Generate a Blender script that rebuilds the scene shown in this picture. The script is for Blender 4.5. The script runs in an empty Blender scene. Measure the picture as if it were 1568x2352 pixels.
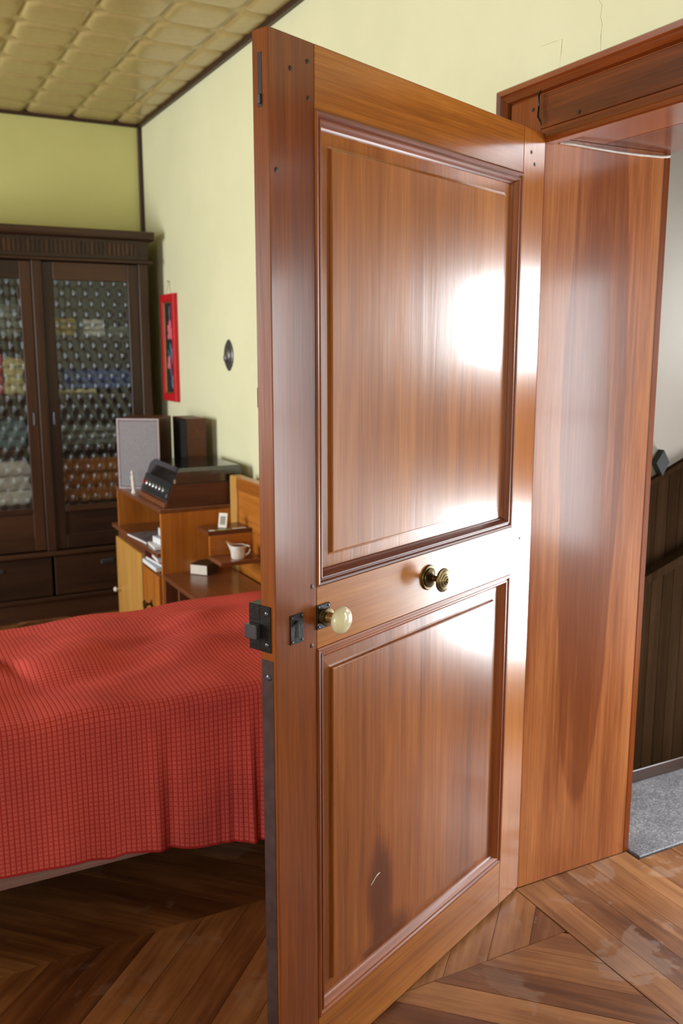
import bpy, bmesh, math, random
import numpy as np
from mathutils import Vector, Matrix, Euler

random.seed(7)
SC = bpy.context.scene
COL = SC.collection
R = math.radians

# ------------------------------------------------------------------ camera
cam_d = bpy.data.cameras.new('camera')
cam_d.sensor_fit = 'HORIZONTAL'
cam_d.sensor_width = 14.9
cam_d.lens = 2084.3 / 1568 * 14.9
cam_d.clip_start = 0.05
cam_d.dof.use_dof = True
cam_d.dof.focus_distance = 1.80
cam_d.dof.aperture_fstop = 2.8
cam = bpy.data.objects.new('camera', cam_d)
COL.objects.link(cam)
cam.location = (0, 0, 1.5)
cam.rotation_euler = (R(90 - 10.27), 0, R(-27.51))
SC.camera = cam

# ------------------------------------------------------------------ world, daylight, exposure
SC.view_settings.view_transform = 'Standard'
SC.view_settings.look = 'None'
SC.view_settings.gamma = 1
SC.view_settings.use_curve_mapping = False
SC.view_settings.exposure = 0.0
w = bpy.data.worlds.new('sky')
SC.world = w
w.use_nodes = True
bg = w.node_tree.nodes['Background']
bg.inputs[0].default_value = (0.72, 0.85, 1.0, 1)
bg.inputs[1].default_value = 1.5


def area(name, loc, rot, sx, sy, power, col):
    l = bpy.data.lights.new(name, 'AREA')
    l.shape = 'RECTANGLE'
    l.size, l.size_y = sx, sy
    l.energy = power
    l.color = col
    o = bpy.data.objects.new(name, l)
    COL.objects.link(o)
    o.location = loc
    o.rotation_euler = rot
    return o


# daylight standing in the openings: two bedroom windows on the left wall, one behind, hall windows (the second added for jamb sheen)
area('daylight_bedroom', (-2.50, 3.65, 1.50), (0, R(-90), 0), 1.45, 1.15, 140, (0.96, 0.98, 1.0))
area('daylight_bedroom_second', (-2.50, -0.75, 1.50), (0, R(-90), 0), 1.45, 1.15, 95, (0.96, 0.98, 1.0))
area('daylight_hall', (2.89, 1.67, 0.55), (0, R(90), 0), 0.60, 0.50, 40, (0.93, 0.97, 1.0))
area('daylight_hall_upper', (2.89, 1.69, 1.60), (0, R(90), 0), 0.34, 0.46, 21, (0.93, 0.97, 1.0))
area('added_jamb_sheen_light', (2.89, 0.45, 1.20), (0, R(90), 0), 1.2, 0.56, 30, (0.93, 0.97, 1.0))  # added lamp, gives the jamb board a soft sheen


# ------------------------------------------------------------------ materials
def srgb(r, g, b):
    f = lambda c: (c / 255 / 12.92) if c / 255 <= .04045 else ((c / 255 + .055) / 1.055) ** 2.4
    return (f(r), f(g), f(b), 1)


class NT:
    def __init__(s, name):
        s.m = bpy.data.materials.new(name)
        s.m.use_nodes = True
        s.t = s.m.node_tree
        s.t.nodes.clear()
        s.out = s.n('ShaderNodeOutputMaterial')

    def n(s, k, **kw):
        x = s.t.nodes.new(k)
        for a, b in kw.items():
            setattr(x, a, b)
        return x

    def l(s, a, b):
        s.t.links.new(a, b)

    def math(s, op, a, b=None, c=None):
        x = s.n('ShaderNodeMath', operation=op)
        for i, v in enumerate((a, b, c)):
            if v is None:
                continue
            if isinstance(v, (int, float)):
                x.inputs[i].default_value = v
            else:
                s.l(v, x.inputs[i])
        return x.outputs[0]

    def mix(s, f, a, b, mode='MIX'):
        x = s.n('ShaderNodeMix', data_type='RGBA', blend_type=mode)
        for i, v in ((0, f), (6, a), (7, b)):
            if isinstance(v, (int, float)):
                x.inputs[i].default_value = v
            elif isinstance(v, tuple):
                x.inputs[i].default_value = v
            else:
                s.l(v, x.inputs[i])
        return x.outputs[2]

    def ramp(s, f, stops):
        x = s.n('ShaderNodeValToRGB')
        x.color_ramp.interpolation = 'EASE' if len(stops) == 2 else 'B_SPLINE' if len(stops) == 3 else 'LINEAR'
        e = x.color_ramp.elements
        while len(e) < len(stops):
            e.new(0.5)
        for i, (p, c) in enumerate(stops):
            e[i].position = p
            e[i].color = c
        s.l(f, x.inputs[0])
        return x.outputs[0]

    def noise(s, vec, scale, detail=4, rough=.55, dist=0):
        x = s.n('ShaderNodeTexNoise')
        x.inputs['Scale'].default_value = scale
        x.inputs['Detail'].default_value = detail
        x.inputs['Roughness'].default_value = rough
        x.inputs['Distortion'].default_value = dist
        s.l(vec, x.inputs['Vector'])
        return x.outputs['Fac']

    def bump(s, h, strength, dist=.01, normal=None):
        x = s.n('ShaderNodeBump')
        x.inputs['Strength'].default_value = strength
        x.inputs['Distance'].default_value = dist
        s.l(h, x.inputs['Height'])
        if normal is not None:
            s.l(normal, x.inputs['Normal'])
        return x.outputs[0]

    def principled(s, **kw):
        p = s.n('ShaderNodeBsdfPrincipled')
        for k, v in kw.items():
            k = k.replace('_', ' ')
            if isinstance(v, (int, float, tuple)):
                p.inputs[k].default_value = v
            else:
                s.l(v, p.inputs[k])
        s.l(p.outputs[0], s.out.inputs[0])
        return p


def plain(name, col, rough=.5, metal=0, bump=0, bscale=60, var=.12, coat=0):
    t = NT(name)
    tc = t.n('ShaderNodeTexCoord').outputs['Object']
    nz = t.noise(tc, bscale, 4)
    base = t.mix(1.0, col, t.ramp(nz, [(.25, (1 - var,) * 3 + (1,)), (.75, (1 + var,) * 3 + (1,))]), 'MULTIPLY')
    kw = dict(Base_Color=base, Roughness=rough, Metallic=metal)
    if coat:
        kw['Coat_Weight'] = coat
        kw['Coat_Roughness'] = .1
    if bump:
        kw['Normal'] = t.bump(nz, bump, .004)
    t.principled(**kw)
    return t.m


def wood(name, dark, mid, light, axis='Z', rough=.3, coat=.3, scale=1.0, wavy=.06, dirt=.25, rnd=.25, marks=(), spots=0.0, contrast=1.0, spec=.45):
    """varnished timber, grain along a local axis; marks = (cx, cy, cz, rx, ry, rz, strength) heartwood or knots in local metres"""
    t = NT(name)
    tc = t.n('ShaderNodeTexCoord').outputs['Object']
    oi = t.n('ShaderNodeObjectInfo').outputs['Random']
    off = t.n('ShaderNodeCombineXYZ')
    t.l(t.math('MULTIPLY', oi, 13.7), off.inputs[0])
    t.l(t.math('MULTIPLY', oi, 7.3), off.inputs[1])
    t.l(t.math('MULTIPLY', oi, 21.1), off.inputs[2])
    add = t.n('ShaderNodeVectorMath', operation='ADD')
    t.l(tc, add.inputs[0])
    t.l(off.outputs[0], add.inputs[1])

    def mapped(along, across):
        mp = t.n('ShaderNodeMapping')
        mp.inputs['Scale'].default_value = tuple(along if a == axis else across for a in 'XYZ')
        t.l(add.outputs[0], mp.inputs['Vector'])
        return mp.outputs[0]
    broad = t.noise(mapped(.9 * scale, 9 * scale), 1, 3, .5, .6)
    grain = t.noise(mapped(2.2 * scale, 46 * scale), 1, 5, .6, .35)
    fibre = t.noise(mapped(9 * scale, 420 * scale), 1, 2, .5)
    cloud = t.noise(mapped(1.2, 3.5), 1, 4, .55)
    streak = t.noise(mapped(1.1 * scale, 130 * scale), 1, 3, .6)
    f = t.math('ADD', t.math('ADD', t.math('MULTIPLY', broad, .42), t.math('MULTIPLY', grain, .34)), t.math('MULTIPLY', streak, .24))
    f = t.math('ADD', f, t.math('MULTIPLY', t.math('SUBTRACT', oi, .5), rnd))
    for (cx, cy, cz, rx, ry, rz, st) in marks:
        mp = t.n('ShaderNodeMapping', vector_type='POINT')
        mp.inputs['Location'].default_value = (-cx / rx, -cy / ry, -cz / rz)
        mp.inputs['Scale'].default_value = (1 / rx, 1 / ry, 1 / rz)
        wob = t.n('ShaderNodeVectorMath', operation='ADD')
        sc = t.n('ShaderNodeVectorMath', operation='SCALE')
        nz = t.n('ShaderNodeTexNoise')
        nz.inputs['Scale'].default_value = 7
        t.l(mapped(.3, 1), nz.inputs['Vector'])
        t.l(nz.outputs['Color'], sc.inputs[0])
        sc.inputs['Scale'].default_value = .04
        t.l(tc, wob.inputs[0])
        t.l(sc.outputs[0], wob.inputs[1])
        t.l(wob.outputs[0], mp.inputs['Vector'])
        ln = t.n('ShaderNodeVectorMath', operation='LENGTH')
        t.l(mp.outputs[0], ln.inputs[0])
        mr = t.n('ShaderNodeMapRange', interpolation_type='SMOOTHSTEP')
        mr.inputs['From Min'].default_value = .97 if rz > .6 else .35
        mr.inputs['From Max'].default_value = 1.03 if rz > .6 else 1.3
        mr.inputs['To Min'].default_value = st
        mr.inputs['To Max'].default_value = 0
        t.l(ln.outputs['Value'], mr.inputs['Value'])
        f = t.math('SUBTRACT', f, mr.outputs[0])
    lo, hi = .5 - .20 / contrast, .5 + .20 / contrast
    col = t.ramp(f, [(lo, dark), (.5, mid), (hi, light)])
    fib = t.ramp(fibre, [(.3, (.86,) * 3 + (1,)), (.7, (1.08,) * 3 + (1,))])
    col = t.mix(1.0, col, fib, 'MULTIPLY')
    dv = t.math('ADD', t.math('MULTIPLY', cloud, dirt * 1.2), 1 - dirt * .75)
    hs = t.n('ShaderNodeHueSaturation')
    t.l(dv, hs.inputs['Value']); t.l(col, hs.inputs['Color'])
    col = hs.outputs[0]
    if spots:
        sp = t.ramp(t.noise(tc, 70, 2, .5), [(.70, (1, 1, 1, 1)), (.80, (1 - spots,) * 3 + (1,))])
        col = t.mix(1.0, col, sp, 'MULTIPLY')
    h = t.math('ADD', t.math('MULTIPLY', grain, .25), t.math('MULTIPLY', t.noise(mapped(1.6, 9), 1, 2), 1.0))
    nrm = t.bump(h, wavy, .02)
    t.principled(Base_Color=col, Roughness=rough, Normal=nrm, Coat_Weight=coat, Coat_Roughness=.14, Specular_IOR_Level=spec)
    return t.m


M = {}
DK, MD, LT = srgb(92, 42, 12), srgb(150, 80, 28), srgb(182, 110, 44)
for ax in 'XYZ':
    M['door' + ax] = wood('door_wood_' + ax, DK, MD, LT, ax, .26, .35, wavy=.05, spots=.12)
    M['rail' + ax] = wood('rail_wood_' + ax, srgb(116, 60, 16), srgb(168, 98, 34), srgb(194, 126, 50), ax, .26, .35, wavy=.05, spots=.1)
    M['mould' + ax] = wood('moulding_wood_' + ax, srgb(84, 36, 14), srgb(134, 66, 28), srgb(164, 92, 44), ax, .38, .08, wavy=.03)
    M['frame' + ax] = wood('frame_wood_' + ax, srgb(70, 26, 8), srgb(122, 54, 18), srgb(156, 78, 28), ax, .27, .35, wavy=.05)
    M['dark' + ax] = wood('dark_wood_' + ax, srgb(30, 16, 10), srgb(54, 31, 19), srgb(78, 47, 28), ax, .42, .12, wavy=.03)
    M['honey' + ax] = wood('honey_wood_' + ax, srgb(140, 76, 20), srgb(178, 104, 34), srgb(204, 132, 56), ax, .35, .3, wavy=.02, rnd=.1)
    M['brown' + ax] = wood('brown_wood_' + ax, srgb(84, 44, 26), srgb(116, 66, 40), srgb(142, 88, 56), ax, .3, .3, wavy=.02, rnd=.12)
    M['floor' + ax] = wood('parquet_wood_' + ax, srgb(84, 44, 20), srgb(134, 78, 40), srgb(170, 110, 64), ax, .36, .15, wavy=.05, rnd=.5, dirt=.35)
M['stile'] = wood('lock_stile_wood', srgb(66, 26, 8), srgb(106, 48, 16), srgb(142, 74, 26), 'Z', .27, .35, wavy=.05, spots=.12)
M['jamb'] = wood('jamb_wood', srgb(132, 68, 34), srgb(184, 108, 60), srgb(208, 138, 82), 'Z', .28, .35, wavy=.06, rnd=0, spots=.25, contrast=1.25,
                 marks=((.218, 0, 1.30, .105, 3, 1.06, .13), (.225, 0, 1.1, .05, 3, .75, .06)))
M['panel_up'] = wood('panel_wood', srgb(112, 56, 20), srgb(160, 92, 36), srgb(188, 120, 54), 'Z', .30, .3, wavy=.07, rnd=0, spots=.1)
M['panel_low'] = wood('panel_wood_knotty', srgb(92, 44, 16), srgb(142, 76, 30), srgb(174, 106, 48), 'Z', .30, .3, wavy=.06, rnd=0, spots=.15,
                      marks=((.655, 0, .335, .05, 3, .13, .30), (.655, 0, .36, .026, 3, .06, .2), (.30, 0, .4, .09, 3, .42, .06), (.62, 0, .20, .09, 3, .06, .2)))
M['teak'] = wood('teak_veneer', srgb(54, 26, 14), srgb(84, 44, 24), srgb(110, 62, 36), 'X', .45, 0, scale=1.6, wavy=0, rnd=.05)
M['pale'] = wood('pale_wood', srgb(176, 122, 52), srgb(200, 148, 74), srgb(218, 170, 96), 'Z', .4, .2, wavy=.02, rnd=.05)
M['wainscot'] = wood('wainscot_wood', srgb(24, 15, 8), srgb(38, 25, 15), srgb(50, 34, 21), 'Z', .9, 0, wavy=.02, rnd=.08, spec=0.0)
M['rail_grey'] = wood('bed_rail_wood', srgb(116, 84, 80), srgb(150, 112, 106), srgb(170, 134, 126), 'X', .45, .1, wavy=.02, rnd=0)


def m_floor():
    """parquet: brown planks with pale worn patches of lost varnish"""
    t = NT('parquet_planks')
    geo = t.n('ShaderNodeNewGeometry').outputs['Position']
    tc = t.n('ShaderNodeTexCoord').outputs['Object']
    oi = t.n('ShaderNodeObjectInfo').outputs['Random']
    off = t.n('ShaderNodeCombineXYZ')
    t.l(t.math('MULTIPLY', oi, 31.7), off.inputs[0])
    t.l(t.math('MULTIPLY', oi, 17.3), off.inputs[1])
    add = t.n('ShaderNodeVectorMath', operation='ADD')
    t.l(tc, add.inputs[0]); t.l(off.outputs[0], add.inputs[1])

    def mapped(a, b):
        mp = t.n('ShaderNodeMapping')
        mp.inputs['Scale'].default_value = (a, b, 1)
        t.l(add.outputs[0], mp.inputs['Vector'])
        return mp.outputs[0]
    broad = t.noise(mapped(1.5, 14), 1, 3, .5, .8)
    grain = t.noise(mapped(5, 70), 1, 5, .6, .3)
    f = t.math('ADD', t.math('MULTIPLY', broad, .6), t.math('MULTIPLY', grain, .4))
    f = t.math('ADD', f, t.math('MULTIPLY', t.math('SUBTRACT', oi, .5), .30))
    col = t.ramp(f, [(.28, srgb(76, 40, 20)), (.5, srgb(124, 76, 42)), (.72, srgb(166, 116, 72))])
    worn = t.noise(geo, 4.5, 6, .62, .4)
    wm = t.ramp(worn, [(.565, (0, 0, 0, 1)), (.60, (1, 1, 1, 1))])
    col = t.mix(t.math('MULTIPLY', wm, .17), col, srgb(158, 132, 112))
    dirt = t.ramp(t.noise(geo, 3.1, 4, .6), [(.3, (.72, .68, .66, 1)), (.7, (1.05,) * 3 + (1,))])
    col = t.mix(1.0, col, dirt, 'MULTIPLY')
    h = t.math('ADD', grain, t.math('MULTIPLY', wm, -.6))
    rr = t.math('ADD', t.math('MULTIPLY', wm, .2), t.math('ADD', t.math('MULTIPLY', worn, .25), .26))
    t.principled(Base_Color=col, Roughness=rr, Normal=t.bump(h, .12, .003), Specular_IOR_Level=.4)
    return t.m


M['parquet'] = m_floor()
M['joint'] = plain('dark_joint_filler', srgb(40, 24, 14), .8)


def m_plaster(name, col, blot):
    t = NT(name)
    p = t.n('ShaderNodeNewGeometry').outputs['Position']
    big = t.noise(p, 1.3, 4, .6)
    fine = t.noise(p, 90, 4, .6)
    mid = t.noise(p, 7, 4, .6)
    c = t.mix(1.0, col, t.ramp(big, [(.3, blot), (.7, (1.02, 1.02, 1.0, 1))]), 'MULTIPLY')
    h = t.math('ADD', t.math('MULTIPLY', fine, .15), mid)
    t.principled(Base_Color=c, Roughness=.62, Normal=t.bump(h, .10, .012), Specular_IOR_Level=.3)
    return t.m


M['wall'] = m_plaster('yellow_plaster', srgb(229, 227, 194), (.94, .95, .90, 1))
M['wallback'] = m_plaster('yellow_plaster_shaded', srgb(208, 204, 138), (.94, .95, .90, 1))  # back wall's weaker light put into a darker, yellower plaster colour
M['hallwall'] = m_plaster('grey_plaster', srgb(134, 124, 116), (.95, .95, .95, 1))
M['crack'] = plain('crack_shadow', srgb(188, 180, 124), .8)
M['ceil'] = plain('embossed_ceiling_tile', srgb(174, 154, 104), .24, bump=.06, bscale=30, var=.05)
M['ceilbase'] = plain('ceiling_joint', srgb(158, 138, 90), .6, var=.05)
M['trim'] = plain('dark_brown_trim', srgb(58, 34, 24), .45)
M['stone'] = None


def m_stone():
    t = NT('granite')
    p = t.n('ShaderNodeNewGeometry').outputs['Position']
    a = t.noise(p, 160, 3, .7)
    b = t.noise(p, 9, 4, .6)
    c = t.ramp(a, [(.30, srgb(66, 62, 66)), (.5, srgb(100, 96, 100)), (.68, srgb(136, 132, 138)), (.74, srgb(190, 190, 196))])
    c = t.mix(1.0, c, t.ramp(b, [(.3, (.74, .74, .74, 1)), (.7, (1.05, 1.05, 1.05, 1))]), 'MULTIPLY')
    t.principled(Base_Color=c, Roughness=.5, Normal=t.bump(a, .3, .003))
    return t.m


M['stone'] = m_stone()
M['iron'] = plain('black_iron', srgb(40, 36, 36), .42, .7, bump=.2, bscale=120)
M['steel'] = plain('dull_steel', srgb(96, 98, 108), .34, .85)
M['guard'] = plain('dark_edge_strip', srgb(66, 48, 48), .38, .1, bump=.2, bscale=40, var=.25)
M['brass'] = plain('aged_brass', srgb(96, 80, 48), .34, .9, bump=.1, bscale=80, var=.2)
M['brasspale'] = plain('pale_brass', srgb(178, 152, 96), .3, .85)
M['porcelain'] = plain('ivory_porcelain', srgb(222, 212, 178), .14, coat=.5, var=.05, bscale=20)
M['peg'] = plain('dark_wood_plug', srgb(40, 20, 12), .5)
M['rubber'] = plain('pale_sealing_strip', srgb(196, 186, 176), .35)
M['black'] = plain('black_paint', srgb(16, 15, 15), .8)
M['blackmetal'] = plain('black_panel', srgb(28, 32, 38), .3, .2)
M['chrome'] = plain('chrome', srgb(210, 214, 220), .2, .9)
M['redled'] = plain('red_plastic', srgb(190, 30, 30), .3)
M['grille'] = None


def m_grille():
    t = NT('speaker_cloth')
    tc = t.n('ShaderNodeTexCoord').outputs['Object']
    a = t.noise(tc, 500, 2)
    c = t.ramp(a, [(.3, srgb(112, 108, 114)), (.7, srgb(156, 152, 160))])
    t.principled(Base_Color=c, Roughness=.75, Normal=t.bump(a, .2, .001))
    return t.m


M['grille'] = m_grille()
M['grillerim'] = plain('grey_lilac_rim', srgb(168, 154, 162), .4)


def m_smoke():
    t = NT('smoked_acrylic')
    tr = t.n('ShaderNodeBsdfTransparent'); tr.inputs[0].default_value = (.16, .155, .17, 1)
    gl = t.n('ShaderNodeBsdfGlossy'); gl.inputs['Roughness'].default_value = .12
    gl.inputs[0].default_value = (.9, .9, .95, 1)
    mx = t.n('ShaderNodeMixShader')
    fr = t.n('ShaderNodeFresnel'); fr.inputs[0].default_value = 2.1
    t.l(fr.outputs[0], mx.inputs[0]); t.l(tr.outputs[0], mx.inputs[1]); t.l(gl.outputs[0], mx.inputs[2])
    t.l(mx.outputs[0], t.out.inputs[0])
    return t.m


M['smoke'] = m_smoke()


def m_pane(name, gloss, refr, rough, tint):
    t = NT(name)
    tr = t.n('ShaderNodeBsdfTransparent'); tr.inputs[0].default_value = tint
    gl = t.n('ShaderNodeBsdfGlossy'); gl.inputs['Roughness'].default_value = rough
    gl.inputs[0].default_value = (.72, .82, .95, 1)
    mx = t.n('ShaderNodeMixShader'); mx.inputs[0].default_value = gloss
    base = tr.outputs[0]
    if refr:
        rf = t.n('ShaderNodeBsdfRefraction'); rf.inputs['IOR'].default_value = 1.25; rf.inputs['Roughness'].default_value = .1
        rf.inputs[0].default_value = tint
        m2 = t.n('ShaderNodeMixShader'); m2.inputs[0].default_value = refr
        t.l(tr.outputs[0], m2.inputs[1]); t.l(rf.outputs[0], m2.inputs[2])
        base = m2.outputs[0]
    t.l(base, mx.inputs[1]); t.l(gl.outputs[0], mx.inputs[2])
    t.l(mx.outputs[0], t.out.inputs[0])
    return t.m


M['pane'] = m_pane('window_glass', .05, 0, .02, (.97, .98, .98, 1))
M['bossglass'] = m_pane('bossed_glass', .10, .8, .27, (.80, .84, .84, 1))
M['white'] = plain('white_paint', srgb(228, 226, 220), .4, var=.04)
M['paper'] = plain('paper', srgb(222, 222, 226), .6, var=.06)
M['greypaper'] = plain('grey_printed_cover', srgb(116, 116, 130), .35, var=.5, bscale=22)
M['bluepaper'] = plain('pale_blue_paper', srgb(176, 194, 214), .5, var=.1)
M['redpaper'] = plain('red_printed_cover', srgb(150, 60, 66), .4, var=.2)
M['greenpaper'] = plain('green_leaflet', srgb(140, 150, 74), .5, var=.2)
M['cover'] = plain('dark_book_cover', srgb(58, 40, 30), .45)
M['pages'] = plain('cream_pages', srgb(216, 208, 196), .6, var=.05)
M['ceramic'] = plain('white_ceramic', srgb(218, 212, 204), .35, var=.1, bscale=40)
M['plum'] = plain('plum_glaze', srgb(96, 56, 62), .3)
M['redvelvet'] = plain('red_velvet', srgb(196, 14, 26), .6, var=.15, bscale=90)
M['blackvelvet'] = plain('black_velvet', srgb(30, 28, 36), .8)
M['gilt'] = plain('gilt_edge', srgb(150, 112, 58), .4, .5)
M['pink'] = plain('pink_thread', srgb(222, 108, 126), .6, var=.25, bscale=120)
M['teal'] = plain('teal_thread', srgb(66, 118, 138), .6, var=.25, bscale=120)
M['greyblue'] = plain('grey_blue_thread', srgb(92, 106, 124), .6, var=.25, bscale=120)
M['pewter'] = plain('dark_pewter', srgb(96, 92, 92), .4, .6, var=.3, bscale=90)
M['string'] = plain('thin_cord', srgb(176, 150, 96), .7)
M['mattress'] = plain('striped_ticking', srgb(190, 184, 176), .8)
for nm, c in (('linen_blue', (52, 74, 138)), ('linen_cream', (206, 192, 140)), ('linen_white', (196, 192, 186)), ('linen_yellow', (176, 150, 70)),
              ('linen_rust', (150, 84, 22)), ('linen_grey', (120, 122, 112)), ('linen_red', (168, 46, 62)), ('linen_green', (150, 168, 146)), ('linen_teal', (92, 116, 124))):
    M[nm] = plain(nm, srgb(*c), .85, bump=.2, bscale=30, var=.2)


def m_blanket():
    t = NT('red_waffle_cotton')
    uv = t.n('ShaderNodeUVMap').outputs[0]
    sp = t.n('ShaderNodeSeparateXYZ'); t.l(uv, sp.inputs[0])

    def line(o, width):
        fr = t.math('FRACT', o)
        d = t.math('ABSOLUTE', t.math('SUBTRACT', fr, .5))
        mr = t.n('ShaderNodeMapRange', interpolation_type='SMOOTHSTEP')
        mr.inputs['From Min'].default_value = .5 - width
        mr.inputs['From Max'].default_value = .5
        t.l(d, mr.inputs['Value'])
        return mr.outputs[0]
    lx = line(sp.outputs[0], .24)
    ly = line(sp.outputs[1], .20)
    g = t.math('MAXIMUM', lx, t.math('MULTIPLY', ly, .8))
    geo = t.n('ShaderNodeNewGeometry').outputs['Position']
    big = t.noise(geo, 5, 3)
    fine = t.noise(uv, 6, 3, .7)
    c = t.mix(g, srgb(202, 88, 80), srgb(164, 46, 46))
    c = t.mix(1.0, c, t.ramp(big, [(.3, (.86, .86, .9, 1)), (.7, (1.08, 1.06, 1.02, 1))]), 'MULTIPLY')
    c = t.mix(1.0, c, t.ramp(fine, [(.3, (.86,) * 3 + (1,)), (.7, (1.1,) * 3 + (1,))]), 'MULTIPLY')
    h = t.math('ADD', t.math('MULTIPLY', g, .6), t.math('MULTIPLY', fine, .35))
    t.principled(Base_Color=c, Roughness=.85, Normal=t.bump(h, .35, .003), Specular_IOR_Level=.08)
    return t.m


M['blanket'] = m_blanket()


# ------------------------------------------------------------------ mesh helpers
class MB:
    """collects vertices and faces; build() links them as one mesh object"""

    def __init__(s):
        s.v, s.f, s.sm = [], [], []

    def add(s, vs, fs, smooth=False, mat=None):
        b = len(s.v)
        s.v += [tuple(mat @ Vector(p)) if mat is not None else tuple(p) for p in vs]
        for f in fs:
            s.f.append([b + i for i in f])
            s.sm.append(smooth)
        return s

    def box(s, x0, x1, y0, y1, z0, z1, c=0.0, mat=None):
        if c <= 0:
            vs = [(x, y, z) for z in (z0, z1) for y in (y0, y1) for x in (x0, x1)]
            return s.add(vs, [(0, 2, 3, 1), (4, 5, 7, 6), (0, 1, 5, 4), (2, 6, 7, 3), (0, 4, 6, 2), (1, 3, 7, 5)], False, mat)
        bm = bmesh.new()
        bmesh.ops.create_cube(bm, size=1)
        for v in bm.verts:
            v.co = Vector(((x0 + x1) / 2 + v.co.x * (x1 - x0), (y0 + y1) / 2 + v.co.y * (y1 - y0), (z0 + z1) / 2 + v.co.z * (z1 - z0)))
        bmesh.ops.bevel(bm, geom=bm.edges[:], offset=c, segments=1 if c < .004 else 3, profile=.5, affect='EDGES')
        return s.bm(bm, mat)

    def bm(s, bm, mat=None, smooth=False):
        bm.verts.ensure_lookup_table()
        idx = {v: i for i, v in enumerate(bm.verts)}
        s.add([v.co[:] for v in bm.verts], [[idx[v] for v in f.verts] for f in bm.faces], smooth, mat)
        bm.free()
        return s

    def prism(s, poly, a, b, axis='Z', mat=None):
        """polygon (2-D) extruded from a to b along axis; poly axes: Z->(x,y), Y->(x,z), X->(y,z)"""
        def P(p, h):
            return {'Z': (p[0], p[1], h), 'Y': (p[0], h, p[1]), 'X': (h, p[0], p[1])}[axis]
        n = len(poly)
        vs = [P(p, a) for p in poly] + [P(p, b) for p in poly]
        fs = [list(range(n))[::-1], list(range(n, 2 * n))] + [(i, (i + 1) % n, n + (i + 1) % n, n + i) for i in range(n)]
        return s.add(vs, fs, False, mat)

    def lathe(s, prof, n=28, mat=None, smooth=True, sx=1, sy=1):
        """profile (r, z) turned about local Z"""
        vs, fs = [], []
        for r, z in prof:
            for k in range(n):
                a = 2 * math.pi * k / n
                vs.append((r * math.cos(a) * sx, r * math.sin(a) * sy, z))
        for i in range(len(prof) - 1):
            for k in range(n):
                fs.append((i * n + k, i * n + (k + 1) % n, (i + 1) * n + (k + 1) % n, (i + 1) * n + k))
        fs.append(list(range(n))[::-1])
        fs.append([(len(prof) - 1) * n + k for k in range(n)])
        return s.add(vs, fs, smooth, mat)

    def tube(s, pts, rad, n=8, smooth=True, mat=None):
        pts = [Vector(p) for p in pts]
        if not isinstance(rad, (list, tuple)):
            rad = [rad] * len(pts)
        vs, fs = [], []
        up = Vector((0, 0, 1))
        for i, p in enumerate(pts):
            d = (pts[min(i + 1, len(pts) - 1)] - pts[max(i - 1, 0)]).normalized()
            u = d.cross(up)
            if u.length < .01:
                u = d.cross(Vector((1, 0, 0)))
            u.normalize()
            v = d.cross(u).normalized()
            for k in range(n):
                a = 2 * math.pi * k / n
                vs.append(p + (u * math.cos(a) + v * math.sin(a)) * rad[i])
        for i in range(len(pts) - 1):
            for k in range(n):
                fs.append((i * n + k, (i + 1) * n + k, (i + 1) * n + (k + 1) % n, i * n + (k + 1) % n))
        fs.append(list(range(n)))
        fs.append([(len(pts) - 1) * n + k for k in range(n)][::-1])
        return s.add(vs, fs, smooth, mat)

    def mesh(s, name):
        me = bpy.data.meshes.new(name)
        me.from_pydata(s.v, [], s.f)
        for p, sm in zip(me.polygons, s.sm):
            p.use_smooth = sm
        bm = bmesh.new(); bm.from_mesh(me)
        bmesh.ops.recalc_face_normals(bm, faces=bm.faces[:])
        bm.to_mesh(me); bm.free()
        me.validate()
        if any(s.sm):
            me.set_sharp_from_angle(angle=R(38))
        return me


ROOTM = {}


def root(name, loc=(0, 0, 0), rz=0, **kw):
    o = bpy.data.objects.new(name, None)
    o.empty_display_size = .05
    COL.objects.link(o)
    o.location = loc
    o.rotation_euler = (0, 0, rz)
    ROOTM[o.name] = Matrix.Translation(loc) @ Matrix.Rotation(rz, 4, 'Z')
    tag(o, **kw)
    return o


def tag(o, label=None, cat=None, group=None, kind=None):
    if label: o['label'] = label
    if cat: o['category'] = cat
    if group: o['group'] = group
    if kind: o['kind'] = kind
    return o


def build(name, mb, mat, parent=None, world=False, smooth=False, **kw):
    """one mesh object; world=True: vertices are in world metres and are moved into the root's frame"""
    if world and parent is not None:
        p = parent
        while p.parent is not None:
            p = p.parent
        inv = ROOTM.get(p.name)
        if inv is not None:
            inv = inv.inverted()
            mb.v = [tuple(inv @ Vector(v)) for v in mb.v]
    me = mb.mesh(name) if isinstance(mb, MB) else mb
    me.materials.append(M[mat] if isinstance(mat, str) else mat)
    o = bpy.data.objects.new(name, me)
    COL.objects.link(o)
    if parent is not None:
        o.parent = parent
    tag(o, **kw)
    return o


def single(name, mb, mat, base, **kw):
    """a thing of one mesh, its origin at base"""
    mb.v = [(x - base[0], y - base[1], z - base[2]) for x, y, z in mb.v]
    o = build(name, mb, mat, **kw)
    o.location = base
    return o


def clip(poly, side, lim, ax):
    """keep the part of a polygon where side*(p[ax]-lim) <= 0"""
    out = []
    for i in range(len(poly)):
        a, b = poly[i], poly[(i + 1) % len(poly)]
        da, db = side * (a[ax] - lim), side * (b[ax] - lim)
        if da <= 0: out.append(a)
        if (da < 0 < db) or (db < 0 < da):
            t = da / (da - db)
            out.append((a[0] + (b[0] - a[0]) * t, a[1] + (b[1] - a[1]) * t))
    return out


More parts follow.
